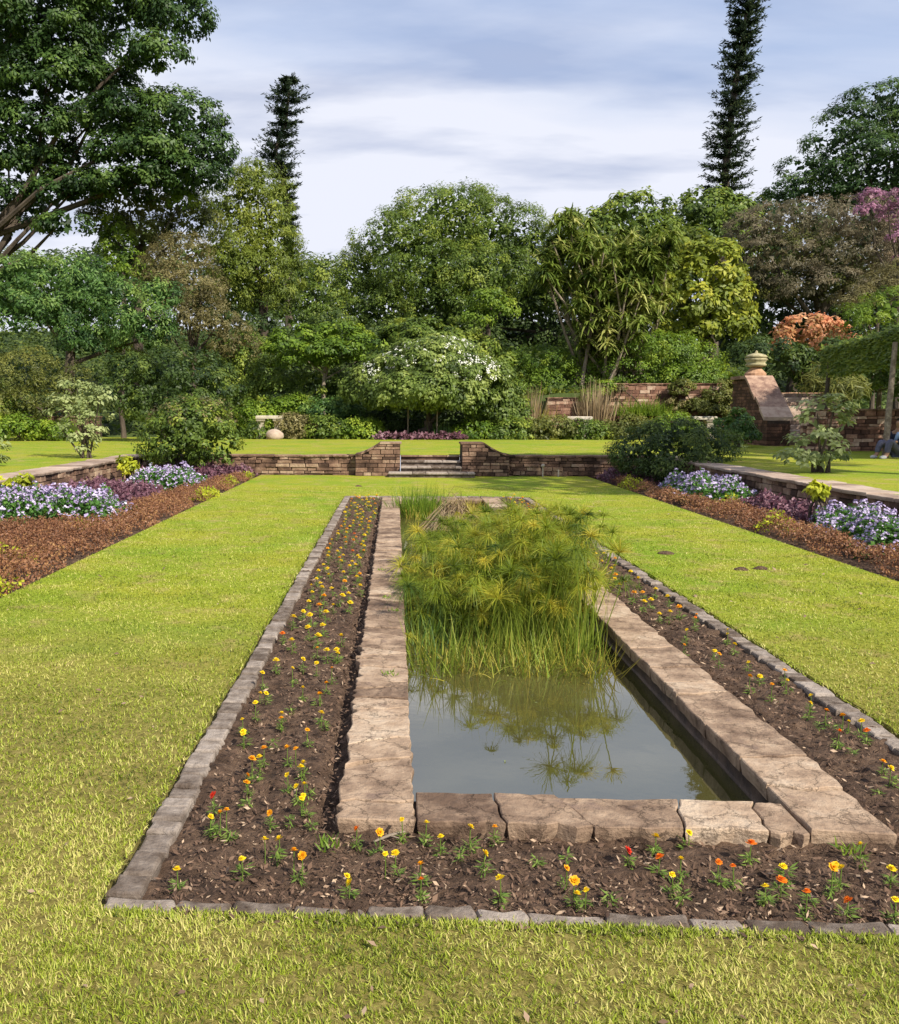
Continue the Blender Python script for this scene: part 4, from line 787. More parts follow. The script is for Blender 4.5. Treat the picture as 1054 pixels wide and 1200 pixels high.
# ------------------------------------------------------------------ undergrowth on the hill
def undergrowth():
    rng = np.random.default_rng(701); n = 60000; x = rng.uniform(-32, 34, n); y = rng.uniform(38.3, 68, n); z = hz(x, y); n = len(x)
    P = np.stack([x, y, z+rng.uniform(-.05, .4, n)], 1); ll = rng.uniform(.15, .45, n)
    V = leafquads(P, unit(UP+rdir(rng, n)*.8), rdir(rng, n), ll, ll*.5); tag(quads('undergrowth', V, 0, M['deep'], tint=np.clip(rng.normal(.5, .2, n), 0, 1)), 'dark green undergrowth covering the hillside', 'undergrowth', kind='stuff')
    n = 26000; x = rng.uniform(-5, 20, n); y = rng.uniform(40.5, 44, n); k = (x > 5) | (y > 42); x, y = x[k], y[k]; n = len(x)
    P = np.stack([x, y, hz(x, y)], 1); V = strips(P, unit(UP+rdir(rng, n)*.5), rng.uniform(.2, .45, n), .04, .4, 2); tag(quads('bank_grass', V, 0, M['reed'], tint=np.repeat(np.clip(rng.normal(.5, .2, n), 0, 1), 2)), 'bright grass on the bank above the red stone wall', 'grass', kind='stuff')
undergrowth()
# far wood closing the skyline behind
tree('distant_wood', 'distant dark wood closing the gaps between the trees', 'wood', 85, [(-60, 340, 120, 60), (60, 350, 90, 50), (180, 330, 90, 60), (300, 350, 80, 50), (400, 360, 70, 50), (520, 350, 90, 70), (640, 330, 90, 50), (760, 330, 90, 70), (880, 300, 90, 60), (1000, 300, 90, 70), (1120, 300, 100, 90)], M['deep'], seed=702, trunk=False, pr=1.4, lp=60, L=.6, core=.8, cover=1.4)
bpy.data.objects['distant_wood']['kind'] = 'stuff'
# ------------------------------------------------------------------ red stone wall, benches, reeds by it
w0, w1 = D(640, 480, 40)[0], D(705, 480, 40)[0]; w2 = D(862, 480, 40)[0]
stone_wall('red_stone_wall', 'lower left stretch of the red stone wall behind the brown reeds', w0, w1, 39.75, 40.3, .5, 2.15, 'redwall', course=.13, seed=21, lens=(.25, .7), capm='redwall', group='red stone terrace wall')
stone_wall('red_stone_wall', 'higher stretch of red stone wall running right below the green bank', w1+.03, w2, 39.8, 40.35, .5, 2.75, 'redwall', course=.13, seed=22, lens=(.25, .7), capm='redwall', group='red stone terrace wall')
stone_wall('brick_stub_wall', 'short brown stone wall at the left edge behind the pale shrub', D(20, 480, 36)[0], D(118, 480, 36)[0], 35.8, 36.2, .5, 1.35, 'wall', course=.12, seed=23, lens=(.2, .5))
def bench(px, py, Y, w, label, seed, boulder=False):
    p = D(px, py, Y); b = (p[0], Y, .5); root = empty('stone_bench', b); tag(root, label, 'bench', 'pale stone benches behind the lawn'); h = p[2]-.5
    mb = MB(); mb.box(-w/2, w/2, -.25, .25, h-.05, h+.07, bev=.025, t=.7); mb.build('seat', M['palestone'], root)
    for s in (-1, 1):
        mb = MB(); mb.ring([[(s*w*.32+a*.16*k, c*.19*k, z) for a, c in ((-1, -1), (1, -1), (1, 1), (-1, 1))] for z, k in ((-.05, 1.2), (h*.12, 1.15), (h*.2, .8), (h*.75, .75), (h*.85, 1.1), (h-.052, 1.15))], t=.4); mb.build('leg', M['palestone'], root)
    if boulder:
        rng = np.random.default_rng(seed); mb = MB(); q = 14
        mb.ring([[(r*math.cos(a)*(1+.1*math.sin(3*a+z*9)), r*.8*math.sin(a), z) for a in np.arange(q)*2*math.pi/q] for r, z in ((.30, 0), (.36, .12), (.34, .25), (.24, .36), (.09, .42))], t=.9)
        o = mb.build('boulder', M['pathtop'], smooth=True); o.location = (b[0]+.25, Y-.5, .48); tag(o, 'pale rounded boulder in front of the left stone bench', 'boulder')
bench(316, 489, 36.0, 1.05, 'pale stone bench with heavy slab top, left of centre', 1, True)
bench(678, 490, 37.2, 1.05, 'pale slab bench in front of the red stone wall left of the grass tuft', 2)
bench(820, 490, 37.2, 1.25, 'pale slab bench near the right end of the red stone wall', 3)
def reeds(name, label, p, n, h, spread, mat, w=.02, seed=1, droop=.25, lean=.25, parts='blades', cat='reeds'):
    rng = np.random.default_rng(seed); root = empty(name, p); tag(root, label, cat)
    a = rng.normal(0, 1, (n, 2))*np.array(spread)/2; P = np.concatenate([a, np.zeros((n, 1))], 1)
    Dr = unit(UP+rdir(rng, n)*lean+np.concatenate([a*.25/np.array(spread), np.zeros((n, 1))], 1)); V = strips(P, Dr, h*rng.uniform(.6, 1.1, n), w, rng.uniform(0, droop, n), 4, up=rng.uniform(-.8, .8, n))
    quads(parts, V, 0, M[mat], root, tint=np.repeat(np.clip(rng.normal(.5, .2, n), 0, 1), 4))['kind'] = 'stuff'; return root
p = D(622, 500, 38); reeds('brown_reeds', 'thin clump of brown upright reeds left of the red stone wall', (p[0], 38, .5), 160, 2.2, (.4, .3), 'straw', .04, 31, .1, .1)
p = D(697, 500, 38); reeds('brown_reeds', 'tall clump of dry brown upright reeds in front of the red stone wall', (p[0], 38, .5), 300, 2.4, (.6, .4), 'straw', .04, 32, .1, .12)
p = D(756, 500, 39); reeds('grass_tuft', 'fine bright green grass tuft against the red stone wall', (p[0], 39.2, .5+.9), 900, .95, (1.0, .5), 'bright', .03, 33, .9, .5, cat='grass')
p = D(515, 512, 36.5); reeds('iris_clump', 'small clump of upright green blades under the white-flowered tree', (p[0]+.3, 36.3, .5), 60, .7, (.6, .3), 'teal', .05, 34, .2, .2, cat='plant')
p = D(660, 500, 38); reeds('yellow_grass', 'yellowish upright grass between the two brown reed clumps', (D(645, 500, 38)[0]-.4, 38.2, .5), 120, 1.5, (.6, .4), 'reedgold', .04, 35, .2, .15, cat='grass')
# ------------------------------------------------------------------ buttress with urn, stairs, brick wall, pergola
def buttress():
    x0, x1 = 11.8, 12.6; root = empty('sloping_wall', (x0, 29.6, .5)); tag(root, 'dark brick stair wall with a pinkish sloping stone top, below the urn', 'wall'); o = Vector((x0, 29.6, .5)); rng = np.random.default_rng(9)
    prof = [(29.6, .3), (29.6, 1.3), (31.3, 2.62), (31.4, 2.68), (32.7, 2.68), (32.7, .3)]
    mb = MB(); mb.ring([[(x0+.06, y, z) for y, z in prof], [(x1-.06, y, z) for y, z in prof]], t=.1, mi=1)
    z = .45
    while z < 2.6:                      # brick courses on the left face
        h = .11; y = 29.64
        while y < 32.5:
            l = rng.uniform(.25, .5); zt = 1.3+(y+l/2-29.6)/1.7*1.32 if y+l/2 < 31.3 else 2.66
            if z+h < zt:
                P = np.array([(x0+.06, y+l-.012, z+.008), (x0+.06, y, z+.008), (x0+.06, y, z+h-.008), (x0+.06, y+l-.012, z+h-.008)]); n = np.array([-1., 0, 0]); mb.ring([P-n*.02, P+n*.02], t=rng.random()*.35, cap0=False)
            y += l
        if z+h < 1.3:
            x = x0+.03
            while x < x1-.05:
                l = min(rng.uniform(.25, .45), x1-.03-x); P = np.array([(x, 29.6, z+.008), (x+l-.012, 29.6, z+.008), (x+l-.012, 29.6, z+h-.008), (x, 29.6, z+h-.008)]); n = np.array([0, -1., 0]); mb.ring([P-n*.02, P+n*.02], t=rng.random()*.35, cap0=False); x += l
        z += h
    w = mb.build('brickwork', [M['redwall'], M['mortar']], root)
    for v in w.data.vertices: v.co -= o
    mb = MB(); top = prof[1:5]
    for (ya, za), (yb, zb) in zip(top[:-1], top[1:]):
        n = max(1, int((yb-ya)/.34))
        for k in range(n):
            a = k/n; b = (k+1)/n; y0 = ya+(yb-ya)*a+.006; y1 = ya+(yb-ya)*b-.006; z0 = za+(zb-za)*a; z1 = za+(zb-za)*b; j = rng.normal(0, .02)
            mb.ring([[(x0-.05+j, y0, z0+.01), (x1+.05, y0, z0+.01), (x1+.05, y1, z1+.01), (x0-.05+j, y1, z1+.01)], [(x0-.05+j, y0, z0+.12), (x1+.05, y0, z0+.12), (x1+.05, y1, z1+.12), (x0-.05+j, y1, z1+.12)]], t=rng.random())
    w = mb.build('coping', M['pinkcap'], root)
    for v in w.data.vertices: v.co -= o
    u = D(874, 445, 33.6); root = empty('stone_urn', (x0+.5, 31.95, 2.80)); root.scale = (.86, .86, .86); tag(root, 'squat lidded stone urn on top of the sloping stair wall', 'urn')
    mb = MB(); mb.lathe((0, 0, 0), [(.40, 0), (.40, .10), (.26, .24), (.2, .32)], 16, t=.6); mb.build('plinth', M['terra'], root, False)
    mb = MB(); mb.lathe((0, 0, .322), [(.14, 0), (.36, .06), (.4, .12), (.36, .16), (.33, .2), (.4, .28), (.43, .34), (.36, .38)], 20); mb.build('bowl', M['urn'], root, True)
    mb = MB(); mb.lathe((0, 0, .705), [(.38, 0), (.42, .05), (.34, .12), (.16, .18), (.06, .2), (.05, .26), (.02, .3)], 20); mb.build('lid', M['urn'], root, True)
    # stairs right of it
    root = empty('stair_flight', (14.0, 30.4, .5)); tag(root, 'grey stone stair flight right of the sloping wall, partly hidden by a shrub', 'steps'); mb = MB()
    for i in range(11): mb.box(12.66-14.0, 15.8-14.0, .36*i, .36*i+.5+(11-i)*.0, -.1 if i == 0 else .16*i-.16, .16*(i+1)-.001*i, t=rng.random(), bev=.015)
    mb.build('step', M['pathtop'], root)
    stone_wall('parapet_wall', 'low brown wall with orange stone cap at the head of the stairs', 12.9, 16.6, 35.0, 35.4, 1.9, 2.25, 'wall', seed=41, capm='terra')
buttress()
b0 = D(985, 500, 26)[0]
stone_wall('brick_wall', 'shaded red-brown brick wall behind the right pale shrub, below the pergola', b0-.9, b0+6, 26, 26.4, .45, 1.62, 'redwall', course=.1, lens=(.2, .34), seed=42, capm='wall', face='l')
stone_wall('paving_edge', 'low stone edging at the foot of the brick wall under the pergola', b0+.3, b0+6, 22.4, 22.75, .42, .52, 'pathtop', course=.06, seed=43, cap=.03)
def pergola():
    Y0, Y1 = 22.0, 29.6; xl = 12.0; root = empty('pergola', (xl, Y0, .5)); tag(root, 'flat-roofed pergola smothered in clipped green creeper at the right edge', 'pergola')
    for (x, y) in ((D(1040, 500, Y0)[0], Y0), (D(1040, 500, Y0)[0]+3.6, Y0+.2), (D(967, 480, 28.9)[0], 28.9), (D(967, 480, 28.9)[0]+3, 28.9)):
        mb = MB(); mb.tube([(0, 0, 0), (0.02, 0, 1.3), (0.06, 0, 2.75)], [.07, .065, .055], 10); q = mb.build('post', M['kerb'] if y < 24 else M['bark'], root); q.location = (x-xl, y-Y0, -.05)
    xe = lambda y: -.1+(y/7.6)*1.55           # left edge of the roof
    mb = MB()
    for k in range(9): mb.box(xe(k*.9)+.15, 6.5, k*.9, k*.9+.1, 2.62, 2.76)
    mb.build('beam', M['bark'], root)
    rng = np.random.default_rng(77); n = 60000; x = rng.uniform(-.3, 6.5, n); y = rng.uniform(-.3, 7.8, n); e = x-xe(y); top = 3.05+.05*np.sin(x*5+y*3)+.04*np.sin(x*2-y*4)
    side = rng.random(n); hang = (side < .38); x = np.where(hang & (side < .26), xe(y)+np.abs(rng.normal(0, .10, n)), x); y = np.where(hang & (side >= .26), -.3+np.abs(rng.normal(0, .1, n)), y)
    z = np.where(hang, top-rng.random(n)**1.3*.85, top-np.abs(rng.normal(0, .07, n))); k = (x > xe(y)-.05); x, y, z = x[k], y[k], z[k]; n = len(x)
    P = np.stack([x, y, z], 1); ll = rng.uniform(.07, .17, n); V = leafquads(P, unit(UP+rdir(rng, n)*.7-np.array([.35, .35, 0])), rdir(rng, n), ll, ll*.5); quads('creeper', V, 0, M['mid'], root, tint=np.clip(rng.normal(.6, .18, n), 0, 1))
pergola()
# ------------------------------------------------------------------ person sitting at the right edge
M['navy'] = mat_plain('navy_cloth', (.02, .025, .05), .9); M['greycloth'] = mat_plain('grey_cloth', (.10, .10, .15), .9); M['bluecloth'] = mat_plain('blue_cloth', (.25, .36, .55), .8); M['skin'] = mat_plain('skin', (.35, .2, .13), .6); M['hair'] = mat_plain('dark_hair', (.02, .015, .012), .8); M['shoe'] = mat_plain('white_shoe', (.5, .5, .5), .6)
def skin_mesh(name, V, E, R, mat, parent, sub=2, root=0):
    me = bpy.data.meshes.new(name); me.from_pydata(V, E, []); o = obj(name, me, mat, parent)
    m = o.modifiers.new('skin', 'SKIN'); 
    for i, r in enumerate(R): me.skin_vertices[0].data[i].radius = (r, r)
    me.skin_vertices[0].data[root].use_root = True
    s = o.modifiers.new('sub', 'SUBSURF'); s.levels = sub; s.render_levels = sub; return o
def person():
    g = G(1046, 540, .5); root = empty('person', (11.85, 22.0, .5), math.radians(20)); tag(root, 'seated person in navy top and grey trousers at the right edge, under the pergola', 'person')
    # facing -x (left), seated on the edge of the paving, knees up
    V = [(0, 0, .17), (0, 0, .42), (-.02, 0, .62), (-.02, 0, .70), (-.03, 0, .80), (-.04, 0, .90),
         (-.08, -.1, .17), (-.42, -.12, .42), (-.50, -.13, .07), (-.64, -.13, .04), (-.08, .1, .17), (-.42, .12, .40), (-.52, .13, .07), (-.66, .13, .04),
         (-.02, -.18, .58), (-.1, -.24, .36), (-.34, -.17, .40), (-.02, .18, .58), (-.1, .24, .36), (-.34, .17, .40)]
    E = [(0, 1), (1, 2), (2, 3), (3, 4), (4, 5), (0, 6), (6, 7), (7, 8), (8, 9), (0, 10), (10, 11), (11, 12), (12, 13), (2, 14), (14, 15), (15, 16), (2, 17), (17, 18), (18, 19)]
    R = [.13, .12, .11, .05, .085, .075, .09, .07, .045, .035, .09, .07, .045, .035, .055, .042, .03, .055, .042, .03]
    skin_mesh('body', V, E, R, M['skin'], root)
    skin_mesh('top', [(0, 0, .2), (0, 0, .42), (-.02, 0, .6), (-.02, -.19, .58), (-.1, -.245, .36), (-.3, -.18, .395), (-.02, .19, .58), (-.1, .245, .36), (-.3, .18, .395)], [(0, 1), (1, 2), (2, 3), (3, 4), (4, 5), (2, 6), (6, 7), (7, 8)], [.15, .14, .13, .07, .055, .045, .07, .055, .045], M['navy'], root)
    skin_mesh('trousers', [(.02, 0, .16), (-.08, -.1, .17), (-.42, -.12, .42), (-.50, -.13, .12), (-.08, .1, .17), (-.42, .12, .40), (-.52, .13, .12)], [(0, 1), (1, 2), (2, 3), (0, 4), (4, 5), (5, 6)], [.15, .11, .085, .06, .11, .085, .06], M['greycloth'], root)
    for s in (-1, 1): skin_mesh('shoe', [(-.5, s*.13, .05), (-.6, s*.13, .04), (-.69, s*.13, .03)], [(0, 1), (1, 2)], [.055, .05, .035], M['shoe'], root, 1)
    skin_mesh('hair', [(0, 0, .86), (-.01, 0, .95), (.04, 0, .8)], [(0, 1), (0, 2)], [.09, .075, .06], M['hair'], root, 1)
    # scarf/shawl in light blue over the chest
    skin_mesh('scarf', [(-.08, -.06, .62), (-.13, -.04, .5), (-.12, .02, .4)], [(0, 1), (1, 2)], [.06, .05, .03], M['bluecloth'], root, 1)
person()
# ------------------------------------------------------------------ trees outside the frame whose shade falls on the right of the garden
def shade_tree(name, label, x, y, z, r, seed):
    rng = np.random.default_rng(seed); b = np.array([x, y, .5]); root = empty(name, b); tag(root, label, 'tree', 'shade trees right of the garden')
    lobes = [(np.array([x, y, z]), np.array([r, r, r*.55]))]+[(np.array([x+r*.6*math.cos(a), y+r*.6*math.sin(a), z-r*.15]), np.array([r*.6, r*.6, r*.4])) for a in np.arange(5)*1.256]
    V, t = crown_quads(rng, lobes, pr=.5, cover=1.0, lp=40, L=.25, core=.35, back=1); quads('crown', V-b, 0, M['mid'], root, tint=t)
    mb = MB(); mb.tube([(0, 0, -.3), (.1, 0, 2), (0, .1, z-b[2])], [.3, .24, .12], 9)
    for c, rr in lobes[1:]: mb.tube([(0.05, 0, (z-b[2])*.6), (c-b)*.8+np.array([0, 0, .5]), c-b], [.13, .09, .03], 6)
    mb.build('trunk', M['bark'], root)
shade_tree('shade_tree', 'rounded shade tree beyond the right edge of the photo, nearer one', 13.4, 11.2, 11.5, 3.0, 801)
shade_tree('shade_tree', 'rounded shade tree beyond the right edge of the photo, farther one', 20.4, 17.6, 11.5, 4.6, 802)
# ------------------------------------------------------------------ plants in the pond
WZ = -.115
def papyrus(name, label, cx, cy, n, h, sx, sy, seed, mat='pap', R=.16):
    rng = np.random.default_rng(seed); root = empty(name, (cx, cy, WZ)); tag(root, label, 'papyrus', 'papyrus clumps in the pond')
    a = rng.normal(0, 1, (n, 2))*np.array([sx, sy])*.5; a[:, 0] = np.clip(a[:, 0], CXi0+.06-cx, CXi1-.06-cx)+rng.normal(0, .02, n); a[:, 1] = np.maximum(a[:, 1], 6.3-cy+rng.random(n)*.3); P = np.concatenate([a, np.full((n, 1), -.1)], 1); hh = h*rng.uniform(.45, 1.12, n)
    out = np.concatenate([a*.35, np.zeros((n, 1))], 1); Dr = unit(UP+rdir(rng, n)*.24+out*.7); tips = P+Dr*hh[:, None]
    V = strips(P, Dr, hh, .011, .0, 2, up=rng.uniform(-1, 1, n), tip=.7); quads('stem', V, 0, M['reed'], root, tint=np.repeat(np.clip(rng.normal(.35, .15, n), 0, 1), 2))['kind'] = 'stuff'
    q = 85; PP = np.repeat(tips, q, 0); d = rdir(rng, n*q); d[:, 2] = np.abs(d[:, 2])*.9-.1; d = unit(d); RR = np.repeat(R*rng.uniform(.45, 1.3, n), q); ax = np.repeat(rdir(rng, n)*.5, q, 0); d = unit(d+ax*rng.random((n*q, 1)))
    V = strips(PP, d, RR*rng.uniform(.7, 1.1, n*q), .0038, np.repeat(rng.uniform(.0, 1.1, n), q)*rng.uniform(.5, 1.3, n*q), 3, up=rng.uniform(-1, 1, n*q), tip=.5)
    t = np.clip(np.repeat(rng.normal(.5, .25, n), q)+rng.normal(0, .1, n*q), 0, 1); quads('umbel', V, 0, M[mat], root, tint=np.repeat(t, 3))['kind'] = 'stuff'
papyrus('papyrus_clump', 'shorter papyrus clump with feathery heads at the left of the planting', .42, 7.8, 90, .44, .45, 1.2, 901)
papyrus('papyrus_clump', 'tall papyrus clump with feathery heads behind the front reeds', .85, 7.3, 150, .68, .5, 1.0, 902)
papyrus('papyrus_clump', 'tallest papyrus clump with feathery heads at the right of the planting', 1.25, 7.4, 180, .90, .40, 1.1, 903)
papyrus('papyrus_clump', 'papyrus clump with golden heads leaning over the right coping', 1.48, 8.6, 110, .72, .35, 1.5, 904, 'papgold', .15)
papyrus('papyrus_clump', 'broad papyrus clump in the middle of the pond', .95, 9.4, 170, .62, .7, 1.5, 905)
papyrus('papyrus_clump', 'yellow-headed papyrus clump at the back of the planting', 1.3, 11.0, 90, .48, .5, 1.2, 906, 'papgold', .14)
def pond_reeds(name, label, x0, x1, y0, y1, n, h, mat, seed, lean=.25, droop=.4, w=.009, fwd=0.):
    rng = np.random.default_rng(seed); cx, cy = (x0+x1)/2, (y0+y1)/2; root = empty(name, (cx, cy, WZ)); tag(root, label, 'reeds', 'reeds in the pond')
    x = rng.uniform(x0, x1, n); y = rng.uniform(y0, y1, n); P = np.stack([x-cx, y-cy, np.full(n, -.08)], 1); Dr = unit(UP+rdir(rng, n)*lean+np.array([0, -fwd, 0])*rng.random((n, 1)))
    V = strips(P, Dr, h*rng.uniform(.45, 1.1, n), w*rng.uniform(.6, 1.2, n), rng.uniform(0, droop, n)*(rng.random(n) < .7), 6, up=rng.uniform(-1, 1, n)); quads('blades', V, 0, M[mat], root, tint=np.repeat(np.clip(rng.normal(.5, .22, n), 0, 1), 6))['kind'] = 'stuff'
pond_reeds('pond_reeds', 'arching yellow-green reeds along the front of the pond planting', .12, 1.35, 5.7, 6.5, 620, .44, 'reed', 911, .55, .6, .010, .35)
pond_reeds('pond_reeds', 'upright green reeds at the front right of the planting', .75, 1.5, 6.0, 7.0, 300, .56, 'reed', 912, .2, .2, .009)
pond_reeds('pond_reeds', 'golden drooping reeds mixed into the front of the planting', .25, 1.45, 5.7, 6.4, 420, .36, 'reedgold', 913, .8, .8, .009, .5)
pond_reeds('pond_reeds', 'bluish reeds against the left coping', .12, .4, 6.1, 7.6, 150, .42, 'teal', 914, .35, .4, .009)
pond_reeds('pond_reeds', 'short bright green water plants filling the left of the pond', .2, .75, 6.4, 9.4, 1000, .30, 'bright', 915, .7, .4, .010)
pond_reeds('pond_reeds', 'dense green reeds under the papyrus heads', .7, 1.5, 6.8, 10.6, 900, .42, 'mid', 916, .35, .3, .012)
pond_reeds('pond_reeds', 'thin arching blades leaning out over the dark water on the right', 1.3, 1.5, 5.8, 6.3, 40, .42, 'reedgold', 917, .6, .9, .008, .8)
pond_reeds('pond_reeds', 'yellow-green reeds at the far end of the pond', .2, 1.5, 14.2, 15.8, 900, .32, 'reedgold', 918, .4, .3, .014)
pond_reeds('pond_reeds', 'yellow grass hiding the far right corner of the pond coping', .9, 1.75, 14.6, 16.2, 900, .30, 'reedgold', 927, .5, .4, .014)
pond_reeds('pond_reeds', 'thin yellow reeds on the right of the far pond', 1.1, 1.53, 11.5, 14.4, 420, .3, 'reed', 919, .3, .3, .012)
reeds('papyrus_tuft', 'bright green fluffy tuft at the far left end of the pond', (.42, 14.9, WZ), 700, .58, (.42, .5), 'bright', .010, 920, .5, .25, cat='papyrus')
def dry_heap():
    rng = np.random.default_rng(921); root = empty('dry_papyrus_heap', (.86, 13.3, WZ)); tag(root, 'conical heap of dry brown papyrus stalks at the far end of the pond', 'dead plant'); n = 700
    a = rng.uniform(0, 2*math.pi, n); r = .5*rng.random(n)**.5*1.1; P = np.stack([r*np.cos(a), r*np.sin(a), np.full(n, -.03)], 1); top = np.array([.02, 0, .40])+rng.normal(0, .09, (n, 3)); d = top-P; L = np.linalg.norm(d, axis=1); d = unit(d)
    V = strips(P, d, L*rng.uniform(.5, 1.15, n), rng.uniform(.006, .014, n), .1, 2, up=rng.uniform(-1, 1, n), tip=.6); quads('dry_stalk', V, 0, M['straw'], root, tint=np.repeat(np.clip(rng.normal(.45, .2, n), 0, 1), 2))['kind'] = 'stuff'
dry_heap()
# ------------------------------------------------------------------ marigolds
M['mg_leaf'] = mat_leaf('marigold_leaf', (.05, .10, .015), (.17, .26, .045), (.32, .40, .09), noise=.3)
def petal_mat(name, a, b): M[name] = mat_leaf(name, a, b, tuple(min(1, x*1.2) for x in b), noise=.15, trans=.25, rough=.6)
petal_mat('yellow', (.65, .42, .01), (.85, .66, .015)); petal_mat('amber', (.65, .27, .005), (.85, .42, .01)); petal_mat('orange_', (.55, .12, .006), (.80, .22, .01)); petal_mat('red', (.45, .02, .008), (.70, .05, .015))
def flower_mesh(col, seed, R=.023):
    rng = np.random.default_rng(seed); V = []; t = []
    for lay, (n, r, tilt, z) in enumerate(((9, 1.0, .25, 0), (8, .78, .6, .004), (7, .52, 1.0, .007), (5, .3, 1.4, .008))):
        a = np.arange(n)*2*math.pi/n+lay*.4+rng.normal(0, .12, n); d = np.stack([np.cos(a)*math.cos(tilt), np.sin(a)*math.cos(tilt), np.full(n, math.sin(tilt))], 1); N = np.stack([-np.cos(a)*math.sin(tilt), -np.sin(a)*math.sin(tilt), np.full(n, math.cos(tilt))], 1)+rdir(rng, n)*.15
        S = np.cross(unit(N), d); P = np.zeros((n, 3))+UP*z; L = R*r*rng.uniform(.85, 1.15, (n, 1)); w = L*.42*(1 if lay else 1.0)
        V.append(np.stack([P+S*w*.25, P+d*L*.6+S*w, P+d*L-UP*L*.05, P+d*L*.6-S*w], 1)); V.append(np.stack([P+S*w*.25, P+d*L*.6-S*w, P-S*w*.25-d*L*.05, P-S*w*.3], 1)); t += list(rng.uniform(.2, .9, n))+list(rng.uniform(.2, .9, n))
    V = np.concatenate(V).reshape(-1, 3); me_o = quads('flower', V, 0, M[col], tint=t); me = me_o.data; bpy.data.objects.remove(me_o); return me
def leaf_mesh(seed, n=30, h=.05, r=.036):
    rng = np.random.default_rng(seed); a = rng.uniform(0, 2*math.pi, n); u = rng.random(n); P = np.stack([np.cos(a)*r*.3*u, np.sin(a)*r*.3*u, h*rng.uniform(.05, .9, n)], 1); d = np.stack([np.cos(a), np.sin(a), rng.uniform(0, .9, n)], 1)
    V = leafquads(P, unit(UP+rdir(rng, n)*.5), unit(d), rng.uniform(.6, 1.1, n)*r, rng.uniform(.10, .22, n)*r*1.2); o = quads('foliage', V, 0, M['mg_leaf'], tint=np.clip(rng.normal(.5, .2, n), 0, 1)); me = o.data; bpy.data.objects.remove(o); return me
def stem_mesh(h):
    mb = MB(); mb.tube([(0, 0, -.02), (.002, .001, h*.5), (0, 0, h)], [.0022, .002, .0018], 5); o = mb.build('stem', M['mg_leaf']); me = o.data; bpy.data.objects.remove(o); return me
FL = {c: [flower_mesh(c, 1000+i*7+k) for k in range(3)] for i, c in enumerate(('yellow', 'amber', 'orange_', 'red'))}
LF = [leaf_mesh(1100+k) for k in range(5)]; SM = [stem_mesh(.075)]
FAR = {}
def joined(col, k):
    if (col, k) in FAR: return FAR[(col, k)]
    vs, fs, mi, t = [], [], [], []; off = 0
    for me, m, dz in ((LF[k], 0, 0), (SM[0], 0, 0), (FL[col][k % 3], 1, .075)):
        v = np.array([x.co[:] for x in me.vertices])+np.array([0, 0, dz]); f = np.array([p.vertices[:] for p in me.polygons if len(p.vertices) == 4])+off; off += len(v); vs.append(v); fs.append(f); mi += [m]*len(f); t += [.5]*len(f)
    v = np.concatenate(vs); f = np.concatenate(fs); o = quads('marigold', v, 0, [M['mg_leaf'], M[col]], F=f, mi=mi, tint=t); me = o.data; bpy.data.objects.remove(o); FAR[(col, k)] = me; return me
ORD = ['first', 'second', 'third', 'fourth', 'fifth', 'sixth', 'seventh', 'eighth', 'ninth', 'tenth', 'eleventh', 'twelfth', 'thirteenth', 'fourteenth', 'fifteenth', 'sixteenth', 'seventeenth', 'eighteenth', 'nineteenth', 'twentieth']+[f'{t}-{o}' for t in ('twenty', 'thirty', 'forty') for o in ('first', 'second', 'third', 'fourth', 'fifth', 'sixth', 'seventh', 'eighth', 'ninth')]
WORD = {'yellow': 'yellow', 'amber': 'golden orange', 'orange_': 'deep orange', 'red': 'red', None: 'flowerless'}
def marigold_near(x, y, col, label, rng, nf=1, s=1.0):
    r = empty('marigold', (x, y, -.02), rng.uniform(0, 6.28)); tag(r, label, 'flower', 'marigolds in the pond bed')
    o = obj('foliage', LF[rng.integers(5)], None, r); o.scale = (s, s, s*rng.uniform(.8, 1.1))
    if col:
        hb = rng.uniform(.06, .105)
        for k in range(nf):
            tilt = rng.normal(0, .3, 2); ox, oy = (rng.normal(0, .018, 2) if nf > 1 else rng.normal(0, .006, 2)); hh = hb*rng.uniform(.85, 1.12)
            st = obj('stem', SM[0], None, r); st.location = (ox, oy, 0); st.scale = (1, 1, hh/.075)
            f = obj('flower', FL[col][rng.integers(3)], None, r); f.location = (ox, oy, hh); f.rotation_euler = (tilt[0]-.25, tilt[1], rng.uniform(0, 6)); q = s*rng.uniform(.55, .9); f.scale = (q, q, q)
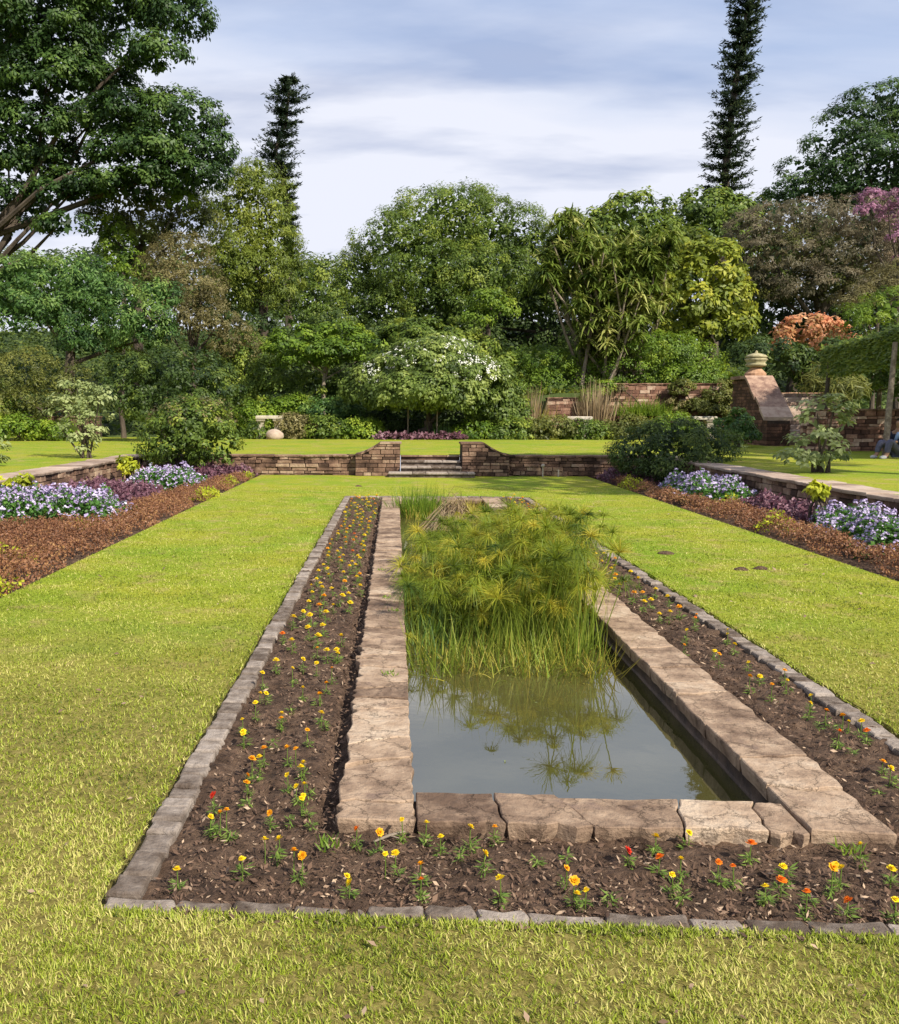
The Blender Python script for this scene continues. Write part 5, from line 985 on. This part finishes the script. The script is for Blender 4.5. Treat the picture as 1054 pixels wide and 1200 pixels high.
def marigolds():
    rng = np.random.default_rng(1200); Y, A, Or, Rd = 'yellow', 'amber', 'orange_', 'red'
    # measured in the photo: flower pixel, colour, number of heads
    near = [(208, 1023, Y, 1), (283, 1008, Y, 1), (325, 988, Y, 2), (350, 1013, A, 2), (411, 1032, Y, 2), (472, 966, Y, 1), (499, 972, Y, 1), (517, 980, Y, 1), (419, 975, Or, 1), (442, 982, A, 1), (467, 1007, Y, 2), (494, 1017, A, 1), (496, 1044, Or, 1), (552, 978, Y, 1), (568, 1002, Y, 1), (586, 1037, Y, 1), (578, 957, A, 1), (662, 1017, A, 1), (672, 1040, A, 1), (694, 1065, Y, 2), (630, 1005, None, 0), (664, 1003, None, 0), (737, 995, Rd, 1), (768, 980, Y, 1), (797, 964, Y, 1), (773, 1008, Or, 1), (787, 1026, Y, 1), (800, 1012, Y, 1), (845, 1015, Or, 1), (862, 1018, Or, 1), (880, 993, Or, 1), (922, 1013, Y, 1), (914, 1030, Or, 1), (898, 1036, Y, 1), (985, 1020, Y, 2), (975, 1028, A, 1), (967, 1078, Or, 1), (1013, 995, Y, 1), (1046, 1016, Y, 1), (1014, 1076, Or, 1), (1050, 1057, Y, 1), (800, 1048, None, 0), (716, 1048, None, 0), (540, 1000, None, 0), (900, 1052, None, 0), (950, 1052, None, 0)]
    pts = []
    for px, py, c, nf in near: g = G(px, py, .05 if c else .01); pts.append((g[0], g[1], c, nf))
    pts.sort()
    cnt = {}
    for x, y, c, nf in pts:
        y = min(y, CYo0-.04) if x > CXo0 else y; y = max(y, KY0+.16)
        k = cnt.get(c, 0); cnt[c] = k+1
        noun = f'{WORD[c]} marigold' if c else 'marigold without a bloom'
        marigold_near(x, y, c, f'{noun} in the strip before the pond, {ORD[k]} of that colour from the left' if c else f'marigold plant without bloom before the pond, {ORD[k]} such from the left', rng, max(nf, 1), rng.uniform(.85, 1.1))
    # left strip, nearer half (measured)
    left = [(251, 936, Rd), (247, 960, Y), (256, 960, A), (292, 912, A), (297, 898, A), (309, 882, A), (303, 895, Y), (338, 882, A), (355, 895, Y), (337, 912, Y), (361, 918, Y), (350, 923, Y), (317, 953, A), (360, 937, Y), (285, 848, Y), (288, 860, Y), (330, 838, Y), (329, 840, A), (362, 860, A), (375, 835, Y), (372, 813, A), (356, 809, Y), (312, 812, Y), (300, 830, Y), (372, 780, Y), (383, 800, A), (355, 775, Y), (345, 790, Y), (310, 795, Y), (390, 790, A), (395, 765, Y), (370, 760, A), (340, 830, None), (380, 850, None), (320, 870, None), (290, 940, None), (340, 960, None), (270, 975, None), (365, 965, None)]
    L = []
    for px, py, c in left: g = G(px, py, .05 if c else .01); L.append((g[1], g[0], c))
    L.sort(); cnt = {}
    for y, x, c in L:
        x = min(max(x, KX0+.17), CXo0-.1); k = cnt.get(c, 0); cnt[c] = k+1
        marigold_near(x, y, c, (f'{WORD[c]} marigold' if c else 'marigold plant without bloom')+f' in the near left strip, {ORD[k]} of its colour going away', rng, 1 if rng.random() < .8 else 2, rng.uniform(.85, 1.1))
    right = [(837, 762, Y), (845, 770, A), (798, 757, A), (803, 743, Y), (880, 800, A), (950, 822, Y), (948, 828, Y), (970, 836, A), (984, 843, A), (992, 847, Y), (983, 860, Or), (1042, 856, Or), (1037, 893, A), (1046, 905, Y), (877, 775, Y), (890, 790, Y), (905, 808, A), (925, 800, Y), (935, 790, A), (856, 745, Y), (820, 720, A), (815, 728, Or), (1000, 880, None), (960, 850, None), (1030, 925, None), (1015, 850, Y), (862, 755, Y), (875, 745, Y)]
    L = []
    for px, py, c in right: g = G(px, py, .05 if c else .01); L.append((g[1], g[0], c))
    L.sort(); cnt = {}
    for y, x, c in L:
        x = max(min(x, KX1-.18), CXo1+.06); k = cnt.get(c, 0); cnt[c] = k+1
        marigold_near(x, y, c, (f'{WORD[c]} marigold' if c else 'marigold plant without bloom')+f' in the near right strip, {ORD[k]} of its colour going away', rng, 1, rng.uniform(.85, 1.1))
    # farther plants: one mesh each
    rows = [-.72, -.6, -.47, -.36]; k = 0
    RW = ['row by the kerb', 'second row from kerb', 'third row from kerb', 'row by the coping']
    cn = {}
    def far(x, y, lab, p, rw=0):
        k = cn.get((lab[-12:], rw), 0); cn[(lab[-12:], rw)] = k+1; o_ = ORD[k]
        col = rng.choice(['yellow', 'amber', 'orange_'], p=p); o = obj('marigold', joined(col, int(rng.integers(5)))); s = rng.uniform(.95, 1.35); o.location = (x, y, -.02); o.scale = (s, s, s); o.rotation_euler = (rng.normal(-.15, .1), 0, rng.uniform(0, 6.28)); tag(o, lab.format(WORD[col])+f', {o_} up the '+rw, 'flower', 'marigolds in the pond bed')
    for i in range(128):
        y = 5.4+(16.7-5.4)*((i+rng.random())/128)**1.0; x = rows[i % 4]+rng.normal(0, .035)
        if rng.random() < .35*(y < 7): continue
        far(x, y, 'small {} marigold in the left strip', [.78, .18, .04], RW[i % 4])
    for i in range(78):
        y = 6.8+(16.7-6.8)*((i+rng.random())/78); x = [2.0, 2.13, 2.26][i % 3]+rng.normal(0, .025)
        far(min(x, 2.33), y, 'small {} marigold in the right strip', [.7, .25, .05], [RW[3], 'middle row', RW[0]][i % 3])
marigolds()
# ------------------------------------------------------------------ small things
def smalls():
    mb = MB(); g = G(438, 986, 0); h = G(475, 978, 0); mb.tube([(g[0], g[1], -.002), ((g[0]+h[0])/2, (g[1]+h[1])/2+.004, .008), (h[0], h[1], .012)], [.004, .006, .003], 6)
    h2 = G(468, 984, 0); mb.tube([((g[0]+h[0])/2, (g[1]+h[1])/2+.004, .008), (h2[0], h2[1], .005)], [.004, .002], 5)
    o = mb.build('fallen_twig', M['palebark']); tag(o, 'pale fallen twig on the mulch before the left coping corner', 'twig')
    for k, (px, py, lab) in enumerate([(780, 649, 'dark molehill of soil on the right lawn beside the pond kerb'), (869, 668, 'small brown soil heap on the right lawn, left of a similar one'), (892, 667, 'small brown soil heap on the right lawn, right of a similar one'), (420, 570, 'tiny dark soil heap on the lawn left of the steps')]):
        g = G(px, py, 0); rng = np.random.default_rng(k); mb = MB(); r = .10 if k == 0 else .08
        mb.ring([[(r*q*math.cos(a)*(1+rng.normal(0, .12)), r*q*.7*math.sin(a)*(1+rng.normal(0, .12)), z) for a in np.arange(12)*math.pi/6] for q, z in ((1.1, -.01), (.85, .012), (.5, .026), (.15, .032))], cap0=False); o = mb.build('soil_heap', M['soil']); o.location = (g[0], g[1], 0); tag(o, lab, 'soil heap', 'soil heaps on the lawn')
    for px, h_, lab in ((635, .3, 'white standpipe with a knob in front of the right retaining wall'), (653, .17, 'short grey peg in front of the right retaining wall, right of the white standpipe')):
        g = G(px, 558, 0); r = empty('garden_standpipe' if h_ > .2 else 'marker_peg', (g[0], WY-.2, 0)); tag(r, lab, 'standpipe' if h_ > .2 else 'peg')
        mb = MB(); mb.tube([(0, 0, -.02), (0, 0, h_)], .018, 8); mb.build('pipe', M['palestone'], r)
        if h_ > .2: mb = MB(); mb.lathe((0, 0, h_*.75), [(.02, 0), (.05, .03), (.05, .06), (.02, .09)], 10); mb.build('knob', M['palestone'], r)
    # weed at front right corner of the coping and small tufts in the joints
    for k, (px, py, lab) in enumerate([(1000, 985, 'small weed with a cut stump at the front right coping corner'), (452, 700, 'moss-green weed in a joint of the left coping'), (385, 976, 'little weed at the front left corner of the coping'), (462, 716, 'larger weed by the inner edge of the left coping'), (448, 668, 'weed tuft farther up the left coping'), (455, 790, 'tiny weed in a near joint of the left coping')]):
        g = G(px, py, .05); reeds('small_weed', lab, (g[0], g[1], .05 if k in (1, 3, 4, 5) else .0), 26, .055 if k in (0, 2) else .03, (.05, .05), 'bright', .008, 60+k, .4, .8, cat='weed')
    g = G(708, 663+87, WZ); mb = MB(); mb.poly([(-.03, 0, 0), (0, -.012, .003), (.035, 0, 0), (0, .012, .004)]); g = G(745, 772, WZ); o = mb.build('floating_leaf', M['pale']); o.location = (g[0], g[1], WZ+.004); tag(o, 'small pale leaf floating on the dark water at the right', 'leaf')
    for px, py, sc, lab in ((628, 824, .35, 'tiny pale speck of leaf floating in the middle of the open water'), (592, 893, .4, 'tiny pale leaf scrap floating in the open water, nearest the camera'), (700, 905, .3, 'tiny leaf scrap floating towards the right of the open water')):
        q = G(px, py, WZ); o2 = o.copy(); C.collection.objects.link(o2); o2.location = (q[0], q[1], WZ+.004); o2.scale = (sc, sc, sc); o2.rotation_euler = (0, 0, px); tag(o2, lab, 'leaf')
smalls()
